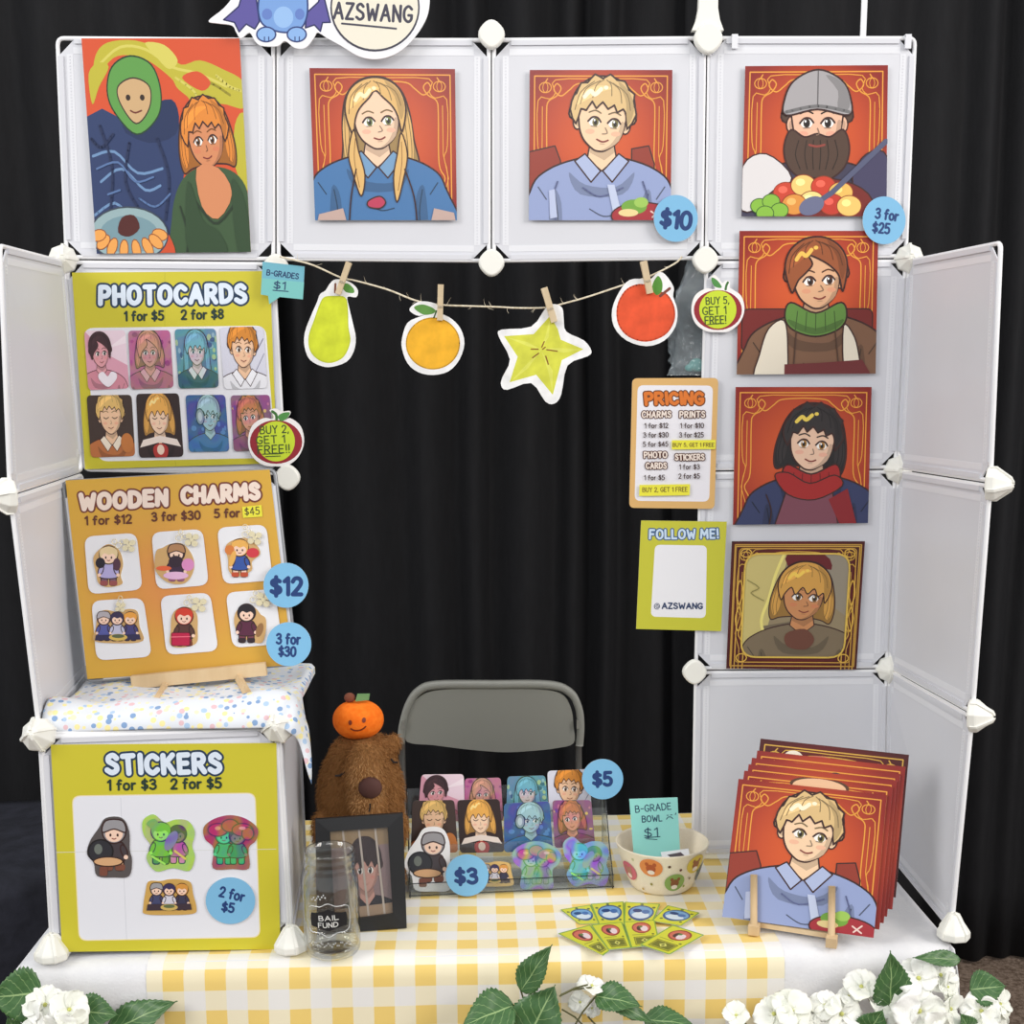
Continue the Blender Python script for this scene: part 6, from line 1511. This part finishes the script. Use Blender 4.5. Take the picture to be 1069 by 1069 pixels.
# ================================================================== card fan on the table
ZC6 = (560, 930, .18709)
fans = [((132, 104), (303, 77), (352, 184), (240, 187), 0), ((302, 72), (487, 59), (494, 190), (350, 190), 0), ((492, 61), (692, 72), (640, 196), (488, 190), 0), ((732, 80), (912, 122), (808, 196), (640, 168), 0),
        ((118, 238), (300, 188), (408, 335), (372, 362), 1), ((303, 189), (478, 172), (530, 318), (404, 330), 1), ((484, 172), (660, 162), (690, 300), (530, 318), 1), ((760, 190), (938, 246), (742, 356), (576, 300), 1)]
for i, (A_, B_, C_, D_, red) in enumerate(fans):
    z_ = TZ + .0022 + .0009 * (i if i < 3 else i + .5)
    cor = [on(*px(ZC6, [q])[0], 2, z_) for q in (A_, B_, C_, D_)]
    a = Art(qm(cor)); a.base(rnd(rect(0, 0, 100, 100), 4), (130, 170, 70), .0004); a.poly(rect(4, 3, 96, 97), (212, 212, 58))
    if red:
        a.ell(52, 28, 31, 22, (150, 60, 50)); a.ell(52, 28, 27, 18, (206, 110, 90)); a.ell(46, 30, 10, 10, (80, 50, 50)); a.ell(60, 32, 12, 11, (234, 214, 216)); a.ell(50, 24, 6, 4, (96, 130, 70))
        a.line([(16, 54), (60, 54)], 2, (150, 150, 60)); a.ell(84, 56, 4, 3, (110, 120, 50)); a.poly(rect(18, 62, 86, 92), (118, 118, 40)); a.line(rect(22, 65, 82, 89), 2, (190, 186, 60), 0, True); a.poly([(52, 69), (64, 77), (52, 85), (40, 77)], (216, 214, 110)); a.ell(52, 77, 4, 4, (120, 120, 50))
        lb = 'red emblem yellow card, %s in the front row of the fan' % ('leftmost', 'second from left', 'third from left', 'rightmost')[i - 4]
    else:
        a.ell(52, 46, 40, 34, (54, 84, 140)); a.ell(52, 44, 35, 27, (120, 164, 206)); a.ell(52, 56, 28, 14, (214, 226, 236)); a.ell(40, 36, 14, 8, (40, 66, 120)); a.ell(66, 40, 12, 9, (70, 110, 170))
        for x, y in ((14, 22), (86, 20), (20, 76), (84, 78), (50, 8)): a.ell(x, y, 5, 4, (96, 110, 60))
        lb = 'blue emblem yellow card, %s in the back row of the fan' % ('leftmost', 'second from left', 'third from left', 'rightmost')[i]
    a.make('emblem_card', lb, 'card', 'yellow emblem cards fanned on the table', 'gloss_ink')

# ================================================================== stack of prints on its stand
bl, br = on(754, 957, 2, TZ + .020), on(912, 979, 2, TZ + .020); ex = (br - bl).normalized(); hb_ = V((-ex.y, ex.x, 0)); lean = math.radians(17)
ups = V((0, 0, 1)) * math.cos(lean) + hb_ * math.sin(lean); ns = ex.cross(ups).normalized()
if ns.y > 0: ns = -ns
ps = lambda u, v, l=0.0: onp(u, v, bl, ns) + ns * l
fq = [ps(771, 813), ps(926, 830), ps(912, 979), ps(754, 957)]
def pr_front(a): art_blond(a)
print_on(None, 0, 'square red print of a short blond portrait, front of the stack on the stand', pr_front, False, 'prints in the stack on the wooden stand', .0012, fq)
for i, (sx_, sy_) in enumerate(((6.0, -8.5), (10.5, -15.2), (14.0, -22.0), (19.5, -29.5), (23.0, -42.0))):
    dark = i == 4; ov = -.0065 * (i + 1)
    q = [onp(u + sx_, v + sy_, bl + ns * ov, ns) for u, v in ((771, 813), (926, 830), (912, 979), (754, 957))]
    def dr(a, i=i):
        if i == 2: a.ell(58, 12, 7, 8, (60, 50, 60)); a.ell(58, 13, 5, 8, (236, 232, 236))
        if i == 0: a.ell(52, 5, 20, 6, (90, 60, 40)); a.ell(52, 6, 18, 6, (236, 190, 150))
        if i == 4: a.ell(24, 12, 7, 6, (236, 226, 206)); a.ell(42, 12, 12, 4, (200, 100, 90))
    print_on(None, 0, ('square red print directly behind the front print of the stack', 'square red print second behind the front print of the stack', 'square red print in the middle of the stack, a white tip showing', 'square red print before the dark print at the back of the stack', 'square dark print with gold border at the back of the stack')[i], dr, dark, 'prints in the stack on the wooden stand', .0012, q)
st = thing('print_stand', 'small pale wooden stand with two pegs holding the stack of prints', 'display stand', on(828, 985, 2, TZ))
zb_ = TZ + .002
for (u, v), (ut, vt) in (((787, 972), (787, 913)), ((868, 985), (868.5, 925))):
    c = on(u, v + 3, 2, zb_); hh = .0085; fw = -V((hb_.x, hb_.y, 0))
    mb = MB(); mb.box(c + V((0, 0, .009)), ex * .0088, hb_ * .0088, V((0, 0, .009))); bevel(build('foot_block', mb, M['pine'], st), .0012)
    top = onp(ut, vt, bl + ns * .0085, ns); bot = onp(u, v - 3, bl + ns * .0085, ns); mb = MB(); mb.tube([bot, top], .0058, 14); build('peg', mb, M['pine'], st)
    mb = MB(); mb.bar(c + hb_ * .008 + V((0, 0, .0075)), c + hb_ * .095 + V((0, 0, .0075)), .009, .010); build('side_rail', mb, M['pine'], st)
    mb = MB(); mb.tube([c + hb_ * .082 + V((0, 0, .012)), c + hb_ * .150 + V((0, 0, .15))], .0052, 12); build('rear_peg', mb, M['pine'], st)
c0, c1 = on(787, 975, 2, zb_), on(868, 988, 2, zb_); mb = MB(); mb.bar(c0 + hb_ * .017 + V((0, 0, .011)), c1 + hb_ * .017 + V((0, 0, .011)), .008, .008); build('crossbar', mb, M['pine'], st)

# ================================================================== flower sprays along the table front
def leaf_mat():
    m = mat('glossy_green_leaf', (62, 98, 56), 0.38, 0, 0.45)
    N, L, b = nodes(m)
    uv = N.new('ShaderNodeUVMap'); uv.uv_map = 'leaf'
    sx = N.new('ShaderNodeSeparateXYZ'); L.new(uv.outputs[0], sx.inputs[0])
    def mth(op, a, bb=None):
        n = N.new('ShaderNodeMath'); n.operation = op
        for i, q in enumerate((a, bb)):
            if q is None: continue
            if isinstance(q, (int, float)): n.inputs[i].default_value = q
            else: L.new(q, n.inputs[i])
        return n.outputs[0]
    ax = mth('ABSOLUTE', sx.outputs[0])
    rib = mth('LESS_THAN', ax, 0.035)
    vein = mth('LESS_THAN', mth('FRACT', mth('MULTIPLY', mth('SUBTRACT', sx.outputs[1], mth('MULTIPLY', ax, 0.35)), 6.0)), 0.10)
    f = mth('MAXIMUM', rib, mth('MULTIPLY', vein, 0.5))
    nz = N.new('ShaderNodeTexNoise'); nz.inputs['Scale'].default_value = 5; L.new(uv.outputs[0], nz.inputs['Vector'])
    r = N.new('ShaderNodeValToRGB'); r.color_ramp.elements[0].color = lin((48, 84, 46)); r.color_ramp.elements[1].color = lin((82, 122, 70)); L.new(nz.outputs['Fac'], r.inputs[0])
    mx = N.new('ShaderNodeMix'); mx.data_type = 'RGBA'; L.new(f, mx.inputs['Factor']); L.new(r.outputs[0], mx.inputs['A']); mx.inputs['B'].default_value = lin((150, 178, 120))
    L.new(mx.outputs['Result'], b.inputs['Base Color'])
    bp = N.new('ShaderNodeBump'); bp.inputs['Strength'].default_value = 0.5; bp.inputs['Distance'].default_value = 0.002; bp.invert = True
    L.new(f, bp.inputs['Height']); L.new(bp.outputs[0], b.inputs['Normal'])
    return m
M['leaf'] = leaf_mat()
M['petal'] = noise_mat('silk_white_petal', (250, 250, 246), (240, 242, 228), 14, 0.7, 0.15, 90, spec=0.2)
M['stem'] = mat('brown_green_stem', (96, 96, 58), 0.6)
M['heart'] = mat('yellow_green_flower_heart', (206, 208, 120), 0.7)
def leaf(parent, base, tip, width, face=(0, -.8, .6), fold=.25, curl=.15, seed=0):
    base, tip = V(base), V(tip); ax = tip - base; ln = ax.length; t = ax.normalized(); f = V(face); f = (f - t * f.dot(t)).normalized(); s = t.cross(f)
    P = []; UV = []; rn = random.Random(seed); n, mseg = 26, 8
    for i in range(n + 1):
        u = i / n
        wv = (math.sin(PI * min(1, u * 1.04) ** .72) ** .85) * (1 - .25 * u) if u < 1 else 0
        wv = max(wv, 0.0) * width * .62 * (1 + .05 * (1 if i % 2 else -1) * (0 < i < n))
        row = []
        for j in range(mseg + 1):
            a_ = (j / mseg - .5) * 2
            h = fold * abs(a_) * wv - curl * ln * (u - .3) ** 2 + .012 * ln * math.sin(u * 14 + abs(a_) * 3)
            row.append(base + t * (ln * u) + s * (a_ * wv) + f * h); UV.append((a_, u))
        P.append(row)
    mb = MB(); mb.grid(P); o = build('leaf', mb, M['leaf'], parent)
    ly = o.data.uv_layers.new(name='leaf')
    for li, lp in enumerate(o.data.loops): ly.data[li].uv = UV[lp.vertex_index]
    o.modifiers.new('leaf_thickness', 'SOLIDIFY').thickness = .0006
    return o
def blossom(parent, c, r, axis, seed):
    rn = random.Random(seed); c = V(c); ax = V(axis).normalized(); u = ax.orthogonal().normalized(); w_ = ax.cross(u); mb = MB(); k = rn.choice((4, 4, 5)); off = rn.uniform(0, 6)
    for q in range(k):
        a_ = off + 2 * PI * q / k + rn.uniform(-.15, .15); d = u * math.cos(a_) + w_ * math.sin(a_); sd = ax.cross(d); cup = rn.uniform(.15, .6); P = []
        L_ = r * rn.uniform(.88, 1.1); rf = rn.uniform(.1, .45)
        for i in range(9):
            t = i / 8; row = []
            wv = L_ * .62 * math.sin(PI * (.08 + .80 * t)) ** .8
            for j in range(9):
                b_ = (j / 8 - .5) * 2
                tt = t * (1 - .13 * b_ * b_ * t) + (.03 * math.sin(b_ * 7 + q) * t)
                row.append(c + d * (L_ * tt) + sd * (b_ * wv) + ax * (L_ * (cup * t - rf * t ** 3 + .16 * b_ * b_ * (1 - .3 * t) + .05 * math.sin(6 * b_ + 5 * t + q) * t)))
            P.append(row)
        mb.grid(P)
    o = build('blossom', mb, M['petal'], parent); o.modifiers.new('petal_thickness', 'SOLIDIFY').thickness = .0005
    h = MB(); h.ellipsoid(c + ax * r * .06, (r * .10,) * 3, 6, 10); build('heart', h, M['heart'], o)
def stem(parent, pts, r=.0016):
    mb = MB(); mb.tube([V(p) for p in pts], r, 7); build('stem', mb, M['stem'], parent)
YFL = -0.455
ZC3 = (0, 980, .18709); ZC4 = (470, 975, .27128); ZC5 = (750, 960, .29841)
fp = lambda z, u, v, y=YFL: B(*px(z, [(u, v)])[0], y)
wpx = lambda z, w_: w_ * z[2] / 725.0
# left spray
t = thing('flower_spray', 'white silk blossom with broad green leaves at the left table corner', 'flowers', fp(ZC3, 300, 560), 'silk flower sprays on the table front')
leaf(t, fp(ZC3, 235, 300, YFL + .01), fp(ZC3, -70, 330, YFL - .015), wpx(ZC3, 290), (0, -1, .25), .12, .05, 1)
leaf(t, fp(ZC3, 420, 400, YFL + .01), fp(ZC3, 660, 425, YFL + .005), wpx(ZC3, 190), (0, -.8, .6), .2, .1, 2)
leaf(t, fp(ZC3, 600, 520, YFL + .02), fp(ZC3, 985, 345, YFL + .025), wpx(ZC3, 200), (0, -.7, .7), .15, .05, 3)
leaf(t, fp(ZC3, 120, 560), fp(ZC3, 40, 440, YFL - .01), wpx(ZC3, 120), (0, -.9, .4), .2, .1, 4)
for u, v, r, ax, y in ((255, 370, 130, (-.2, -.7, .7), -.005), (385, 395, 120, (.5, -.7, .5), -.012), (200, 445, 120, (-.6, -.7, .3), -.02), (330, 500, 130, (0, -.9, .2), -.03), (430, 470, 90, (.7, -.6, .3), -.02)):
    blossom(t, fp(ZC3, u, v, YFL + y), wpx(ZC3, r), ax, u)
stem(t, [fp(ZC3, 300, 420), fp(ZC3, 330, 520, YFL + .01), fp(ZC3, 380, 700, YFL + .015)]); stem(t, [fp(ZC3, 215, 300, YFL + .01), fp(ZC3, 280, 420, YFL + .01)])
stem(t, [fp(ZC3, 600, 520, YFL + .02), fp(ZC3, 480, 560, YFL + .02), fp(ZC3, 380, 700, YFL + .015)])
# middle spray
t = thing('flower_spray', 'spray of serrated green leaves with thin stems at the front middle of the table', 'flowers', fp(ZC4, 360, 420), 'silk flower sprays on the table front')
leaf(t, fp(ZC4, 272, 220), fp(ZC4, 386, 44, YFL - .02), wpx(ZC4, 112), (-.5, -.8, .2), .2, .1, 5)
leaf(t, fp(ZC4, 245, 275), fp(ZC4, 42, 352, YFL - .03), wpx(ZC4, 175), (-.1, -.7, .7), .18, .12, 6)
leaf(t, fp(ZC4, 300, 400, YFL - .015), fp(ZC4, 402, 198, YFL - .01), wpx(ZC4, 200), (-.1, -.8, .5), .2, .1, 7)
leaf(t, fp(ZC4, 558, 240, YFL), fp(ZC4, 735, 268, YFL - .03), wpx(ZC4, 125), (.1, -.6, .8), .3, .25, 8)
leaf(t, fp(ZC4, 600, 248, YFL), fp(ZC4, 790, 345, YFL - .02), wpx(ZC4, 72), (.3, -.7, .6), .3, .1, 9)
leaf(t, fp(ZC4, 745, 330, YFL), fp(ZC4, 945, 345, YFL - .02), wpx(ZC4, 110), (.1, -.5, .8), .25, .2, 10)
for u, v, r, ax, y in ((545, 200, 62, (.2, -.4, .9), .012), (500, 262, 52, (-.2, -.8, .4), .018), (545, 285, 45, (.3, -.8, .3), .015)): blossom(t, fp(ZC4, u, v, YFL + y), wpx(ZC4, r), ax, u)
for pts in ([(272, 218), (285, 260), (330, 400)], [(420, 240), (470, 215), (545, 205)], [(425, 235), (480, 208), (530, 195)], [(560, 240), (510, 300), (440, 420)], [(430, 290), (480, 320), (520, 360)], [(530, 318), (560, 350), (580, 400)], [(600, 248), (560, 240)], [(745, 330), (700, 330), (640, 290), (600, 248)], [(245, 275), (290, 330), (330, 400)]):
    stem(t, [fp(ZC4, u, v) for u, v in pts], .0014)
# right spray
t = thing('flower_spray', 'large cluster of white silk blossoms and leaves at the right table corner', 'flowers', fp(ZC5, 650, 420), 'silk flower sprays on the table front')
leaf(t, fp(ZC5, 600, 306), fp(ZC5, 607, 116, YFL - .02), wpx(ZC5, 140), (.1, -.9, .3), .18, .1, 11)
leaf(t, fp(ZC5, 845, 140), fp(ZC5, 682, 132, YFL - .01), wpx(ZC5, 58), (0, -.75, .65), .2, .05, 12)
leaf(t, fp(ZC5, 880, 245, YFL + .01), fp(ZC5, 1008, 232, YFL), wpx(ZC5, 120), (.1, -.8, .5), .2, .1, 13)
leaf(t, fp(ZC5, 520, 400, YFL - .02), fp(ZC5, 575, 318, YFL - .03), wpx(ZC5, 110), (0, -.8, .6), .2, .1, 14)
leaf(t, fp(ZC5, 880, 400, YFL - .02), fp(ZC5, 850, 330, YFL - .03), wpx(ZC5, 80), (0, -.8, .6), .2, .1, 15)
for u, v, r, ax, y in ((700, 205, 68, (-.2, -.8, .5), 0), (775, 195, 62, (.4, -.7, .6), .008), (800, 235, 48, (.6, -.7, .2), 0), (700, 318, 86, (0, -.95, .2), -.022), (810, 312, 58, (.6, -.8, .2), -.012), (650, 300, 60, (-.6, -.7, .3), -.012), (500, 235, 62, (-.2, -.6, .8), .008), (565, 290, 56, (.3, -.7, .5), 0), (545, 250, 40, (.4, -.6, .7), .004),
                       (430, 330, 70, (0, -.9, .4), -.008), (375, 300, 52, (-.3, -.6, .7), 0), (455, 268, 36, (0, -.5, .8), .006), (255, 320, 70, (0, -.7, .7), -.005), (195, 330, 66, (-.4, -.7, .5), 0), (300, 345, 50, (.4, -.7, .5), -.008), (62, 335, 46, (-.2, -.6, .8), .005), (920, 320, 66, (-.2, -.8, .4), -.005), (985, 295, 48, (.5, -.6, .6), 0), (960, 350, 60, (.3, -.9, .2), -.01), (640, 365, 50, (-.1, -.9, .2), -.02), (560, 365, 50, (0, -.9, .2), -.01), (760, 370, 60, (.2, -.9, .1), -.03), (345, 375, 48, (0, -.9, .3), -.01)):
    blossom(t, fp(ZC5, u, v, YFL + y), wpx(ZC5, r * 1.2), ax, u + v)
for pts in ([(735, 140), (728, 165), (745, 185)], [(760, 230), (790, 205), (805, 215), (800, 235)], [(600, 306), (615, 350), (640, 420)], [(505, 240), (540, 300), (620, 420)], [(430, 330), (500, 380), (620, 420)], [(255, 330), (400, 390), (620, 430)], [(920, 330), (820, 390), (660, 430)], [(62, 345), (150, 400), (300, 430)], [(690, 210), (680, 300), (650, 420)]):
    stem(t, [fp(ZC5, u, v, YFL + .006) for u, v in pts], .0017)
